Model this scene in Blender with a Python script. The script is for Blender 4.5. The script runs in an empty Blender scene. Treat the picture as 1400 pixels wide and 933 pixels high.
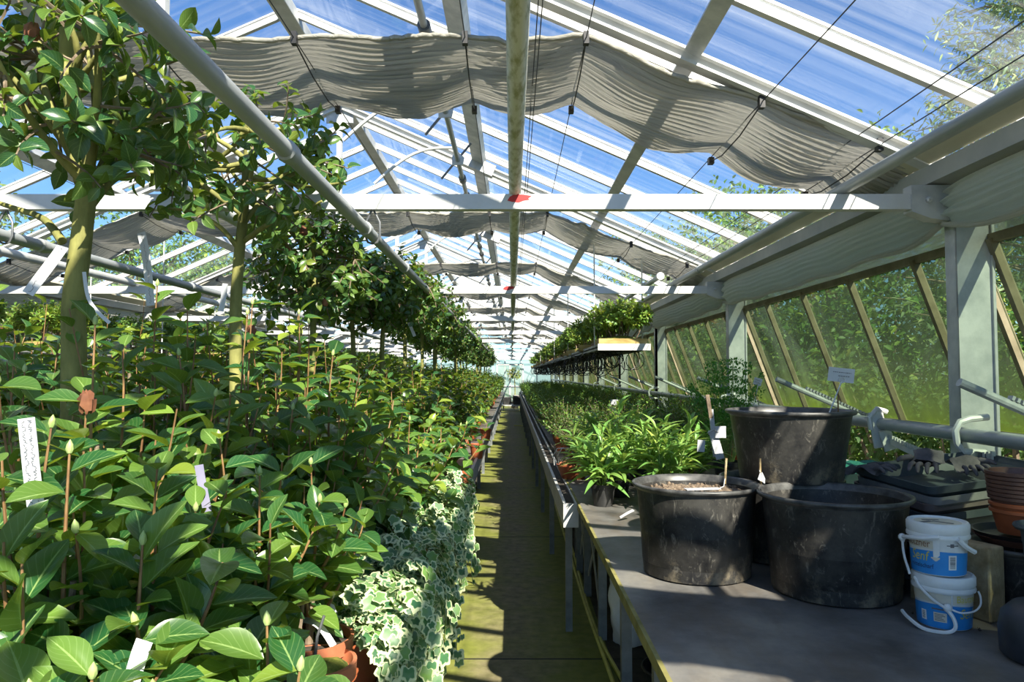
import bpy, math, random
import numpy as np
from mathutils import Vector, Matrix

# ------------------------------------------------------------------ basics
H = 1.55                       # camera height above the floor
F = 1000.0                     # focal length in pixels of a 1400 px wide frame
PITCH = math.atan((512 - 466.5) / F)
SC = bpy.context.scene
COL = SC.collection
PI = math.pi
rnd = random.Random(7)


def W(X, d, Z):
    """lateral, depth, height relative to the camera -> world"""
    return Vector((X, d, H + Z))


def ray(px, py):
    u = (px - 700.0) / F
    v = (466.5 - py) / F
    return Vector((u, math.cos(PITCH) - v * math.sin(PITCH), math.sin(PITCH) + v * math.cos(PITCH)))


def at_depth(px, py, d):
    r = ray(px, py)
    return Vector((0, 0, H)) + r * (d / r.y)


def at_height(px, py, z):
    r = ray(px, py)
    return Vector((0, 0, H)) + r * ((z - H) / r.z)


ORD = ['first', 'second', 'third', 'fourth', 'fifth', 'sixth', 'seventh', 'eighth', 'ninth', 'tenth', 'eleventh',
       'twelfth', 'thirteenth', 'fourteenth', 'fifteenth', 'sixteenth', 'seventeenth', 'eighteenth', 'nineteenth',
       'twentieth'] + ['twenty-' + s for s in ['first', 'second', 'third', 'fourth', 'fifth', 'sixth', 'seventh', 'eighth', 'ninth']] + \
      ['thirtieth'] + ['thirty-' + s for s in ['first', 'second', 'third', 'fourth', 'fifth', 'sixth', 'seventh', 'eighth', 'ninth']] + \
      ['fortieth'] + ['forty-' + s for s in ['first', 'second', 'third', 'fourth', 'fifth', 'sixth', 'seventh', 'eighth', 'ninth']] + \
      ['fiftieth'] + ['fifty-' + s for s in ['first', 'second', 'third', 'fourth', 'fifth', 'sixth', 'seventh', 'eighth', 'ninth']]


class MB:
    """collects geometry for one mesh"""

    def __init__(self):
        self.v, self.f = [], []

    def add(self, vs, fs):
        n = len(self.v)
        self.v += [tuple(p) for p in vs]
        self.f += [tuple(i + n for i in q) for q in fs]
        return self

    def box(self, lo, hi):
        x0, y0, z0 = lo
        x1, y1, z1 = hi
        return self.add([(x0, y0, z0), (x1, y0, z0), (x1, y1, z0), (x0, y1, z0), (x0, y0, z1), (x1, y0, z1), (x1, y1, z1), (x0, y1, z1)],
                        [(0, 3, 2, 1), (4, 5, 6, 7), (0, 1, 5, 4), (1, 2, 6, 5), (2, 3, 7, 6), (3, 0, 4, 7)])

    def bar(self, a, b, w, h, up=(0, 0, 1)):
        """rectangular bar from a to b, w wide across, h tall along up"""
        a, b = Vector(a), Vector(b)
        t = (b - a).normalized()
        up = Vector(up)
        s = t.cross(up)
        if s.length < 1e-5:
            s = t.cross(Vector((1, 0, 0)))
        s.normalize()
        n = s.cross(t).normalized()
        s, n = s * w / 2, n * h / 2
        vs = [a - s - n, a + s - n, a + s + n, a - s + n, b - s - n, b + s - n, b + s + n, b - s + n]
        return self.add(vs, [(0, 1, 2, 3), (7, 6, 5, 4), (0, 4, 5, 1), (1, 5, 6, 2), (2, 6, 7, 3), (3, 7, 4, 0)])

    def tube(self, pts, r, n=8, cap=True):
        pts = [Vector(p) for p in pts]
        m = len(pts)
        rs = r if isinstance(r, (list, tuple)) else [r] * m
        base = len(self.v)
        prev = None
        for i, p in enumerate(pts):
            t = (pts[min(i + 1, m - 1)] - pts[max(i - 1, 0)])
            if t.length < 1e-9:
                t = Vector((0, 0, 1))
            t.normalize()
            if prev is None:
                a = t.cross(Vector((0, 0, 1)))
                if a.length < .1:
                    a = t.cross(Vector((1, 0, 0)))
            else:
                a = prev - t * prev.dot(t)
                if a.length < 1e-4:
                    a = t.cross(Vector((1, 0, 0)))
            a.normalize()
            prev = a
            b = t.cross(a)
            for k in range(n):
                th = 2 * PI * k / n
                self.v.append(tuple(p + (a * math.cos(th) + b * math.sin(th)) * rs[i]))
        for i in range(m - 1):
            for k in range(n):
                k2 = (k + 1) % n
                self.f.append((base + i * n + k, base + i * n + k2, base + (i + 1) * n + k2, base + (i + 1) * n + k))
        if cap:
            self.f.append(tuple(base + k for k in reversed(range(n))))
            self.f.append(tuple(base + (m - 1) * n + k for k in range(n)))
        return self

    def lathe(self, prof, c=(0, 0, 0), n=40, squash=None):
        """prof: list of (r, z); closed at r == 0"""
        c = Vector(c)
        base = len(self.v)
        rings = []
        for r, z in prof:
            if r < 1e-6:
                rings.append([len(self.v)])
                self.v.append((c.x, c.y, c.z + z))
            else:
                ring = []
                for k in range(n):
                    th = 2 * PI * k / n
                    x, y = r * math.cos(th), r * math.sin(th)
                    dz = 0
                    if squash:
                        x, y, dz = squash(x, y, z, th)
                    ring.append(len(self.v))
                    self.v.append((c.x + x, c.y + y, c.z + z + dz))
                rings.append(ring)
        for a, b in zip(rings, rings[1:]):
            for k in range(n):
                k2 = (k + 1) % n
                if len(a) == 1 and len(b) == 1:
                    continue
                if len(a) == 1:
                    self.f.append((a[0], b[k2], b[k]))
                elif len(b) == 1:
                    self.f.append((a[k], a[k2], b[0]))
                else:
                    self.f.append((a[k], a[k2], b[k2], b[k]))
        return self

    def sweep_y(self, prof, y0, y1, closed=True):
        """profile of (x, z) points extruded along y"""
        n = len(prof)
        vs = [(x, y0, z) for x, z in prof] + [(x, y1, z) for x, z in prof]
        fs = [(i, (i + 1) % n, n + (i + 1) % n, n + i) for i in range(n if closed else n - 1)]
        if closed:
            fs += [tuple(reversed(range(n))), tuple(range(n, 2 * n))]
        return self.add(vs, fs)

    def grid(self, P):
        """P: 2-D list of points"""
        a, b = len(P), len(P[0])
        return self.add([p for row in P for p in row],
                        [(i * b + j, i * b + j + 1, (i + 1) * b + j + 1, (i + 1) * b + j) for i in range(a - 1) for j in range(b - 1)])

    def blob(self, c, r, n=10, rng=None, j=.15):
        c = Vector(c)
        r = r if isinstance(r, (tuple, list)) else (r, r, r)
        prof = []
        for i in range(n // 2 + 1):
            a = PI * i / (n // 2)
            prof.append((math.sin(a), -math.cos(a)))
        base = len(self.v)
        self.lathe([(max(0, p), q) for p, q in prof], (0, 0, 0), n)
        for i in range(base, len(self.v)):
            x, y, z = self.v[i]
            k = 1 + (rng.uniform(-j, j) if rng else 0)
            self.v[i] = (c.x + x * r[0] * k, c.y + y * r[1] * k, c.z + z * r[2] * k)
        return self

    def xf(self, M):
        self.v = [tuple(M @ Vector(p)) for p in self.v]
        return self

    def mesh(self, name, mat, smooth=False, angle=40):
        me = bpy.data.meshes.new(name)
        me.from_pydata(self.v, [], self.f)
        me.validate()
        if mat is not None:
            me.materials.append(mat)
        if smooth:
            me.polygons.foreach_set('use_smooth', [True] * len(me.polygons))
            me.set_sharp_from_angle(angle=math.radians(angle))
        me.update()
        return me

    def build(self, name, mat, parent=None, smooth=False, angle=40, bevel=0):
        return link(name, self.mesh(name, mat, smooth, angle), parent, bevel)


def link(name, me, parent=None, bevel=0):
    o = bpy.data.objects.new(name, me)
    COL.objects.link(o)
    if parent is not None:
        o.parent = parent
    if bevel:
        m = o.modifiers.new('bevel', 'BEVEL')
        m.width = bevel
        m.segments = 2
        m.limit_method = 'ANGLE'
    return o


def tag(o, label=None, cat=None, group=None, kind=None):
    if label:
        o['label'] = label
    if cat:
        o['category'] = cat
    if group:
        o['group'] = group
    if kind:
        o['kind'] = kind
    return o


def thing(name, label, cat, loc=(0, 0, 0), rz=0, group=None):
    o = bpy.data.objects.new(name, None)
    o.empty_display_size = .05
    COL.objects.link(o)
    o.location = loc
    o.rotation_euler = (0, 0, rz)
    return tag(o, label, cat, group)


def struct(name, mb, mat, **k):
    return tag(mb.build(name, mat, **k), kind='structure')


def struct_root(name, loc=(0, 0, 0)):
    o = bpy.data.objects.new(name, None)
    COL.objects.link(o)
    o.location = loc
    o['kind'] = 'structure'
    return o


def dup(root, loc, rz=0, s=1.0, label=None, group=None, skip=()):
    r = root.copy()
    COL.objects.link(r)
    r.location = loc
    r.rotation_euler = (0, 0, rz)
    r.scale = (s, s, s) if not isinstance(s, tuple) else s
    if label:
        r['label'] = label
    if group:
        r['group'] = group
    for ch in root.children:
        if ch.name.split('.')[0] in skip:
            continue
        c = ch.copy()
        COL.objects.link(c)
        c.parent = r
        for g in ch.children:
            d = g.copy()
            COL.objects.link(d)
            d.parent = c
    return r


# ------------------------------------------------------------------ materials
def new_mat(name):
    m = bpy.data.materials.new(name)
    m.use_nodes = True
    nt = m.node_tree
    nt.nodes.clear()
    out = nt.nodes.new('ShaderNodeOutputMaterial')
    return m, nt, out


def N(nt, t, **kw):
    n = nt.nodes.new(t)
    for k, v in kw.items():
        if k in n.inputs.keys() if hasattr(n.inputs, 'keys') else False:
            n.inputs[k].default_value = v
        else:
            setattr(n, k, v)
    return n


def noise(nt, scale=5, detail=4, rough=.6, coord='Object', stretch=None, distortion=0):
    tc = nt.nodes.new('ShaderNodeTexCoord')
    src = tc.outputs[coord]
    if coord == 'World':
        pass
    if stretch:
        mp = nt.nodes.new('ShaderNodeMapping')
        mp.inputs['Scale'].default_value = stretch
        nt.links.new(src, mp.inputs['Vector'])
        src = mp.outputs['Vector']
    n = nt.nodes.new('ShaderNodeTexNoise')
    n.inputs['Scale'].default_value = scale
    n.inputs['Detail'].default_value = detail
    n.inputs['Roughness'].default_value = rough
    n.inputs['Distortion'].default_value = distortion
    nt.links.new(src, n.inputs['Vector'])
    return n.outputs['Fac']


def ramp(nt, fac, stops):
    r = nt.nodes.new('ShaderNodeValToRGB')
    el = r.color_ramp.elements
    while len(el) > 1:
        el.remove(el[-1])
    for i, (p, c) in enumerate(stops):
        e = el[0] if i == 0 else el.new(p)
        e.position = p
        c = c if isinstance(c, (tuple, list)) else (c, c, c)
        e.color = (*c, 1)
    nt.links.new(fac, r.inputs['Fac'])
    return r.outputs['Color']


def mixc(nt, fac, a, b):
    m = nt.nodes.new('ShaderNodeMix')
    m.data_type = 'RGBA'
    for sock, val in ((m.inputs[0], fac), (m.inputs[6], a), (m.inputs[7], b)):
        if isinstance(val, (int, float)):
            sock.default_value = val
        elif isinstance(val, (tuple, list)):
            sock.default_value = (*val, 1)
        else:
            nt.links.new(val, sock)
    return m.outputs[2]


def math_n(nt, op, a, b=None, c=None, clamp=False):
    m = nt.nodes.new('ShaderNodeMath')
    m.operation = op
    m.use_clamp = clamp
    for i, v in enumerate((a, b, c)):
        if v is None:
            continue
        if isinstance(v, (int, float)):
            m.inputs[i].default_value = v
        else:
            nt.links.new(v, m.inputs[i])
    return m.outputs[0]


def mat(name, c1, c2=None, scale=6, rough=.6, metal=0.0, bump=0.0, bscale=None, stretch=None, detail=5, spec=.5, lo=.35, hi=.65, coord='Object'):
    m, nt, out = new_mat(name)
    p = nt.nodes.new('ShaderNodeBsdfPrincipled')
    p.inputs['Roughness'].default_value = rough
    p.inputs['Metallic'].default_value = metal
    p.inputs['Specular IOR Level'].default_value = spec
    if c2 is None:
        p.inputs['Base Color'].default_value = (*c1, 1)
    else:
        f = noise(nt, scale, detail, .6, coord, stretch)
        nt.links.new(ramp(nt, f, [(lo, c1), (hi, c2)]), p.inputs['Base Color'])
    if bump:
        f2 = noise(nt, bscale or scale * 3, 4, .6, coord, stretch)
        b = nt.nodes.new('ShaderNodeBump')
        b.inputs['Strength'].default_value = bump
        b.inputs['Distance'].default_value = .01
        nt.links.new(f2, b.inputs['Height'])
        nt.links.new(b.outputs['Normal'], p.inputs['Normal'])
    nt.links.new(p.outputs[0], out.inputs['Surface'])
    return m


def leaf_mat(name, dark, light, trans, rough=.32, rib=(.35, .5, .16), brown=0.0, tfac=.3, spec=.5):
    """glossy leaf: colour differs leaf by leaf, paler midrib, light shines through"""
    m, nt, out = new_mat(name)
    geo = nt.nodes.new('ShaderNodeNewGeometry')
    rv = geo.outputs['Random Per Island']
    col = ramp(nt, rv, [(0, dark), (.3, tuple(a * 1.3 for a in dark)), (.55, tuple((a + b) / 2 for a, b in zip(dark, light))), (.88, light), (1, (min(1, light[0] * 1.9), light[1] * 1.35, light[2]))])
    uv = nt.nodes.new('ShaderNodeUVMap')
    sep = nt.nodes.new('ShaderNodeSeparateXYZ')
    nt.links.new(uv.outputs[0], sep.inputs[0])
    dv = math_n(nt, 'ABSOLUTE', math_n(nt, 'SUBTRACT', sep.outputs[1], .5))
    ribf = math_n(nt, 'LESS_THAN', dv, .028)
    # side veins
    vein = math_n(nt, 'SINE', math_n(nt, 'MULTIPLY', math_n(nt, 'SUBTRACT', sep.outputs[0], math_n(nt, 'MULTIPLY', dv, .7)), 44))
    veinf = math_n(nt, 'MULTIPLY', math_n(nt, 'GREATER_THAN', vein, .93), .22)
    col = mixc(nt, math_n(nt, 'ADD', math_n(nt, 'MULTIPLY', ribf, .65), veinf, clamp=True), col, rib)
    p = nt.nodes.new('ShaderNodeBsdfPrincipled')
    p.inputs['Roughness'].default_value = rough
    p.inputs['Specular IOR Level'].default_value = spec
    nt.links.new(col, p.inputs['Base Color'])
    t = nt.nodes.new('ShaderNodeBsdfTranslucent')
    tcol = mixc(nt, rv, trans, tuple(x * .6 for x in trans))
    nt.links.new(tcol, t.inputs['Color'])
    mx = nt.nodes.new('ShaderNodeMixShader')
    mx.inputs[0].default_value = tfac
    nt.links.new(p.outputs[0], mx.inputs[1])
    nt.links.new(t.outputs[0], mx.inputs[2])
    nt.links.new(mx.outputs[0], out.inputs['Surface'])
    return m


def ivy_mat(name):
    m, nt, out = new_mat(name)
    geo = nt.nodes.new('ShaderNodeNewGeometry')
    rv = geo.outputs['Random Per Island']
    uv = nt.nodes.new('ShaderNodeUVMap')
    sep = nt.nodes.new('ShaderNodeSeparateXYZ')
    nt.links.new(uv.outputs[0], sep.inputs[0])
    nz = noise(nt, 60, 2, .5)
    edge = math_n(nt, 'ADD', sep.outputs[0], math_n(nt, 'MULTIPLY', math_n(nt, 'SUBTRACT', nz, .5), .5))
    thr = math_n(nt, 'ADD', .5, math_n(nt, 'MULTIPLY', rv, .36))
    f = math_n(nt, 'MULTIPLY', math_n(nt, 'SUBTRACT', edge, thr), 9, clamp=True)
    green = ramp(nt, math_n(nt, 'ADD', math_n(nt, 'MULTIPLY', rv, .6), math_n(nt, 'MULTIPLY', nz, .4)), [(.2, (.03, .11, .05)), (.45, (.07, .19, .075)), (.6, (.17, .27, .15)), (.8, (.16, .3, .07))])
    col = mixc(nt, f, green, (.62, .68, .4))
    p = nt.nodes.new('ShaderNodeBsdfPrincipled')
    p.inputs['Roughness'].default_value = .45
    p.inputs['Specular IOR Level'].default_value = .4
    nt.links.new(col, p.inputs['Base Color'])
    t = nt.nodes.new('ShaderNodeBsdfTranslucent')
    nt.links.new(mixc(nt, f, (.16, .36, .05), (.5, .6, .2)), t.inputs['Color'])
    mx = nt.nodes.new('ShaderNodeMixShader')
    mx.inputs[0].default_value = .25
    nt.links.new(p.outputs[0], mx.inputs[1])
    nt.links.new(t.outputs[0], mx.inputs[2])
    nt.links.new(mx.outputs[0], out.inputs['Surface'])
    return m


def glass_mat(name, dirt=(.85, .87, .84), base=.05, amt=.3, stretch=(1, 8, 1), algae=None, tint=(1, 1, 1)):
    m, nt, out = new_mat(name)
    tr = nt.nodes.new('ShaderNodeBsdfTransparent')
    tr.inputs['Color'].default_value = (*tint, 1)
    gl = nt.nodes.new('ShaderNodeBsdfGlossy')
    gl.inputs['Roughness'].default_value = .03
    fr = nt.nodes.new('ShaderNodeFresnel')
    fr.inputs['IOR'].default_value = 1.35
    mx = nt.nodes.new('ShaderNodeMixShader')
    nt.links.new(math_n(nt, 'MULTIPLY', fr.outputs[0], .7), mx.inputs[0])
    nt.links.new(tr.outputs[0], mx.inputs[1])
    nt.links.new(gl.outputs[0], mx.inputs[2])
    f1 = noise(nt, 1.1, 6, .62, 'Object', stretch, .4)
    f2 = noise(nt, .55, 3, .5, 'Object')
    d = math_n(nt, 'MULTIPLY', math_n(nt, 'MULTIPLY', math_n(nt, 'SUBTRACT', f1, .42, clamp=True), 3.2), math_n(nt, 'MULTIPLY', math_n(nt, 'SUBTRACT', f2, .3, clamp=True), 3.4))
    d = math_n(nt, 'ADD', math_n(nt, 'MULTIPLY', d, amt), base, clamp=True)
    df = nt.nodes.new('ShaderNodeBsdfDiffuse')
    tl = nt.nodes.new('ShaderNodeBsdfTranslucent')
    col = dirt
    if algae:
        zlo, zhi, acol, afac = algae
        tc = nt.nodes.new('ShaderNodeTexCoord')
        sp = nt.nodes.new('ShaderNodeSeparateXYZ')
        nt.links.new(tc.outputs['Object'], sp.inputs[0])
        a = math_n(nt, 'DIVIDE', math_n(nt, 'SUBTRACT', zhi, sp.outputs[2]), zhi - zlo, clamp=True)
        a = math_n(nt, 'MULTIPLY', math_n(nt, 'POWER', a, 1.5), math_n(nt, 'ADD', .55, f1))
        col = mixc(nt, a, dirt, acol)
        d = math_n(nt, 'ADD', d, math_n(nt, 'MULTIPLY', a, afac), clamp=True)
    for s in (df, tl):
        if isinstance(col, tuple):
            s.inputs['Color'].default_value = (*col, 1)
        else:
            nt.links.new(col, s.inputs['Color'])
    dm = nt.nodes.new('ShaderNodeMixShader')
    dm.inputs[0].default_value = .5
    nt.links.new(df.outputs[0], dm.inputs[1])
    nt.links.new(tl.outputs[0], dm.inputs[2])
    fm = nt.nodes.new('ShaderNodeMixShader')
    nt.links.new(d, fm.inputs[0])
    nt.links.new(mx.outputs[0], fm.inputs[1])
    nt.links.new(dm.outputs[0], fm.inputs[2])
    nt.links.new(fm.outputs[0], out.inputs['Surface'])
    return m


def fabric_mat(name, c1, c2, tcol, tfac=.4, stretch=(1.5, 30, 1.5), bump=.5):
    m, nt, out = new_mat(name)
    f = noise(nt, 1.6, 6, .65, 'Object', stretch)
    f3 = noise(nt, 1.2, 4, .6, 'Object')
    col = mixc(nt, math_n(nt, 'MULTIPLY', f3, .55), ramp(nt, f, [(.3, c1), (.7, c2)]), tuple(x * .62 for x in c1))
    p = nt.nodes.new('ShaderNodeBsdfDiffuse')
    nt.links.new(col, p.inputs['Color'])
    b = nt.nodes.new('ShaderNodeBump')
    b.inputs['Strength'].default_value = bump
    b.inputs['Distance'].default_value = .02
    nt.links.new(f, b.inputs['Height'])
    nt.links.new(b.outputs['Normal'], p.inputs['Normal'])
    t = nt.nodes.new('ShaderNodeBsdfTranslucent')
    t.inputs['Color'].default_value = (*tcol, 1)
    nt.links.new(b.outputs['Normal'], t.inputs['Normal'])
    mx = nt.nodes.new('ShaderNodeMixShader')
    mx.inputs[0].default_value = tfac
    nt.links.new(p.outputs[0], mx.inputs[1])
    nt.links.new(t.outputs[0], mx.inputs[2])
    nt.links.new(mx.outputs[0], out.inputs['Surface'])
    return m


M = {}


def tub_mat():
    """black plastic, grey scuffs and scratches, dried soil near the foot"""
    m, nt, out = new_mat('scuffed black plastic')
    n1 = noise(nt, 7, 9, .7)
    n2 = noise(nt, 34, 6, .75, stretch=(1, 1, .45), distortion=1.2)
    n3 = noise(nt, 5, 7, .75)
    base = ramp(nt, n1, [(.38, (.011, .011, .012)), (.62, (.05, .048, .043))])
    sc = math_n(nt, 'MULTIPLY', math_n(nt, 'SUBTRACT', n2, .56, clamp=True), 4.5, clamp=True)
    col = mixc(nt, sc, base, (.24, .225, .19))
    tc = nt.nodes.new('ShaderNodeTexCoord')
    sp = nt.nodes.new('ShaderNodeSeparateXYZ')
    nt.links.new(tc.outputs['Object'], sp.inputs[0])
    foot = math_n(nt, 'SUBTRACT', 1.0, math_n(nt, 'MULTIPLY', sp.outputs[2], 9.0), clamp=True)
    dirt = math_n(nt, 'MULTIPLY', math_n(nt, 'SUBTRACT', math_n(nt, 'ADD', n3, math_n(nt, 'MULTIPLY', foot, .13)), .59, clamp=True), 9, clamp=True)
    dirt = math_n(nt, 'MULTIPLY', dirt, math_n(nt, 'MULTIPLY', foot, 2.2, clamp=True))
    col = mixc(nt, math_n(nt, 'MULTIPLY', dirt, .8), col, (.19, .16, .11))
    p = nt.nodes.new('ShaderNodeBsdfPrincipled')
    p.inputs['Roughness'].default_value = .42
    p.inputs['Specular IOR Level'].default_value = .4
    nt.links.new(col, p.inputs['Base Color'])
    b = nt.nodes.new('ShaderNodeBump')
    b.inputs['Strength'].default_value = .2
    b.inputs['Distance'].default_value = .004
    nt.links.new(n2, b.inputs['Height'])
    nt.links.new(b.outputs['Normal'], p.inputs['Normal'])
    nt.links.new(p.outputs[0], out.inputs['Surface'])
    return m


M['galv'] = mat('galvanised steel', (.42, .44, .45), (.6, .61, .61), 9, .5, .35, .06, 60)
M['white_metal'] = mat('pale painted metal', (.52, .53, .52), (.64, .64, .62), 5, .45, .1)
M['alu'] = mat('aluminium bar', (.46, .46, .44), (.6, .6, .57), 7, .5, .2)
M['pipe'] = mat('grey pipe', (.26, .29, .3), (.42, .44, .44), 4, .4, .1, stretch=(3, .5, 3))
M['mossy_pipe'] = mat('mossy white pipe', (.36, .36, .2), (.7, .7, .62), 7, .55, 0, .1, stretch=(6, 1.6, 6), lo=.36, hi=.55)
M['gutter'] = mat('grey gutter', (.34, .35, .34), (.46, .46, .43), 3, .6, .2)
M['cream_board'] = mat('cream sill board', (.48, .45, .32), (.66, .62, .48), 5, .6, stretch=(1, .3, 1))
M['iron'] = mat('dark iron', (.11, .12, .13), (.2, .21, .22), 9, .5, .5)
M['black_clip'] = mat('black plastic clip', (.02, .02, .022), rough=.5)
M['wire'] = mat('black wire', (.06, .06, .065), rough=.6)
M['red'] = mat('red paint', (.5, .03, .03), rough=.6)
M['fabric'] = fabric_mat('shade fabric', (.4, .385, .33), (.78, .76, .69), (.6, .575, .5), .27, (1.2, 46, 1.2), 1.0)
M['side_fabric'] = fabric_mat('side screen fabric', (.66, .64, .57), (.85, .83, .78), (.9, .88, .8), .55, (.9, .35, 34), .8)
M['roof_glass'] = glass_mat('roof glass', (.9, .92, .92), .01, .34, (.3, 9, .3))  # whitish streaks along the slope: dirt plus pane glare put into the colour
M['wall_glass'] = glass_mat('wall glass', (.24, .32, .2), .11, .25, (1.5, 3.5, .6), algae=(H - .35, H + .3, (.2, .3, .03), .38), tint=(.30, .37, .28))
M['end_glass'] = glass_mat('end wall glass', (.75, .84, .8), .3, .3, (3, 1, .7), tint=(.75, .85, .8))
M['brass_bar'] = mat('weathered glazing bar', (.17, .145, .08), (.28, .24, .15), 8, .55, .2)
M['black_pot'] = tub_mat()
M['black_rim'] = mat('black plastic rim', (.03, .03, .03), (.1, .1, .095), 20, .38)
M['black_plastic'] = mat('black plastic', (.016, .017, .018), (.04, .04, .04), 12, .45)
M['soil'] = mat('dry potting soil', (.10, .066, .042), (.3, .23, .16), 55, .95, 0, 1.0, 90)
M['dark_soil'] = mat('dark potting soil', (.02, .016, .012), (.07, .055, .04), 50, .95, 0, .6, 90)
M['terracotta'] = mat('terracotta', (.42, .13, .06), (.55, .2, .1), 9, .7)
M['brown_plastic'] = mat('brown plastic', (.1, .045, .032), (.15, .07, .05), 9, .5)
M['dull_orange'] = mat('orange clay plastic', (.3, .075, .025), (.4, .11, .04), 9, .55)
M['bucket'] = mat('white bucket plastic', (.62, .63, .62), (.8, .81, .8), 7, .35)
M['blue_label'] = mat('blue label', (.02, .2, .55), (.03, .27, .66), 6, .35)
M['cream_label'] = mat('cream label', (.55, .5, .4), (.68, .64, .54), 6, .4)
M['yellow_ink'] = mat('yellow print', (.6, .52, .08), rough=.4)
M['brown_ink'] = mat('brown print', (.22, .09, .04), rough=.4)
M['dark_ink'] = mat('dark print', (.02, .03, .08), rough=.5)
M['grey_ink'] = mat('grey print', (.12, .12, .13), rough=.6)
M['white_tag'] = mat('white plastic tag', (.5, .52, .54), (.6, .61, .62), 12, .45)
M['lilac_tag'] = mat('lilac plastic tag', (.25, .24, .36), (.32, .31, .42), 12, .45)
M['block'] = mat('weathered timber block', (.2, .14, .06), (.42, .33, .19), 16, .85, 0, .5, 60, detail=8)
M['wood_box'] = mat('yellowish wood', (.3, .21, .06), (.56, .45, .18), 7, .75, 0, .2, 40, stretch=(.6, .6, 3))
M['old_wood'] = mat('brown box wood', (.16, .08, .04), (.3, .17, .09), 7, .75, 0, .2, 40)
M['tray'] = mat('blue grey plastic tray', (.045, .06, .068), (.085, .1, .11), 9, .5)
M['tray_light'] = mat('pale grey plastic tray', (.2, .2, .2), (.3, .29, .28), 9, .55)
M['tray_brown'] = mat('brown grey plastic tray', (.13, .1, .095), (.2, .165, .155), 9, .55)
M['glove'] = mat('charcoal cloth', (.055, .05, .055), (.13, .115, .12), 14, .9, 0, .3, 60)
M['teal'] = mat('teal green mesh', (.02, .17, .13), (.05, .28, .22), 90, .7)
M['dark_crate'] = mat('dark teal crate', (.02, .045, .05), (.04, .07, .075), 9, .5)
M['hose'] = mat('yellow hose', (.45, .43, .06), (.62, .58, .12), 9, .5)
M['canister'] = mat('dark blue black canister', (.02, .025, .035), (.05, .055, .07), 7, .45)
M['sack'] = mat('white plastic sack', (.5, .52, .53), (.68, .69, .69), 6, .5, 0, .5, 14)
M['trunk'] = mat('mossy bark', (.12, .125, .03), (.31, .3, .09), 14, .8, 0, .3, 60, stretch=(1, 1, .35))
M['bark'] = mat('grey brown bark', (.12, .085, .055), (.28, .22, .15), 18, .85, 0, .3, 70)
M['shoot'] = mat('red brown shoot', (.16, .075, .03), (.3, .18, .07), 22, .6)
M['green_stem'] = mat('green stem', (.14, .24, .05), (.26, .34, .1), 22, .6)
M['bud'] = mat('leaf bud', (.3, .42, .12), (.42, .5, .2), 22, .5)
M['dead'] = mat('brown dead bloom', (.13, .045, .02), (.25, .1, .045), 22, .8)
M['moss'] = mat('moss cushion', (.05, .1, .01), (.3, .3, .05), 25, .95, 0, .6, 60)
M['camellia'] = leaf_mat('camellia leaf', (.016, .075, .022), (.15, .27, .045), (.42, .58, .04), .25, tfac=.33)
M['camellia_yellow'] = leaf_mat('yellowing leaf', (.35, .42, .03), (.5, .5, .05), (.5, .5, .05), .35)
M['tree_leaf'] = leaf_mat('camellia tree leaf', (.016, .07, .025), (.11, .2, .04), (.36, .5, .04), .26, tfac=.3)
M['ivy'] = ivy_mat('variegated ivy leaf')
M['shrub_leaf'] = leaf_mat('small shrub leaf', (.028, .1, .025), (.16, .29, .045), (.36, .52, .05), .4, tfac=.3)
M['shrub_leaf_lime'] = leaf_mat('lime shrub leaf', (.12, .2, .03), (.3, .36, .06), (.4, .5, .06), .45, tfac=.3)
M['azalea'] = leaf_mat('box plant leaf', (.08, .19, .03), (.28, .42, .07), (.5, .62, .07), .38, tfac=.33)
M['willow'] = leaf_mat('narrow leaf', (.12, .28, .06), (.28, .45, .1), (.5, .7, .12), .38, tfac=.32)
M['fern'] = leaf_mat('fine fern leaf', (.03, .16, .03), (.1, .32, .05), (.2, .5, .05), .5, tfac=.35)
M['hedge'] = leaf_mat('hedge leaf', (.03, .08, .02), (.14, .22, .04), (.25, .38, .05), .6, tfac=.3)
M['conifer'] = leaf_mat('conifer spray', (.09, .16, .07), (.25, .34, .16), (.3, .42, .14), .6, tfac=.25)
M['oak'] = leaf_mat('outdoor tree leaf', (.04, .12, .02), (.16, .3, .05), (.3, .45, .06), .5, tfac=.3)


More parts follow.
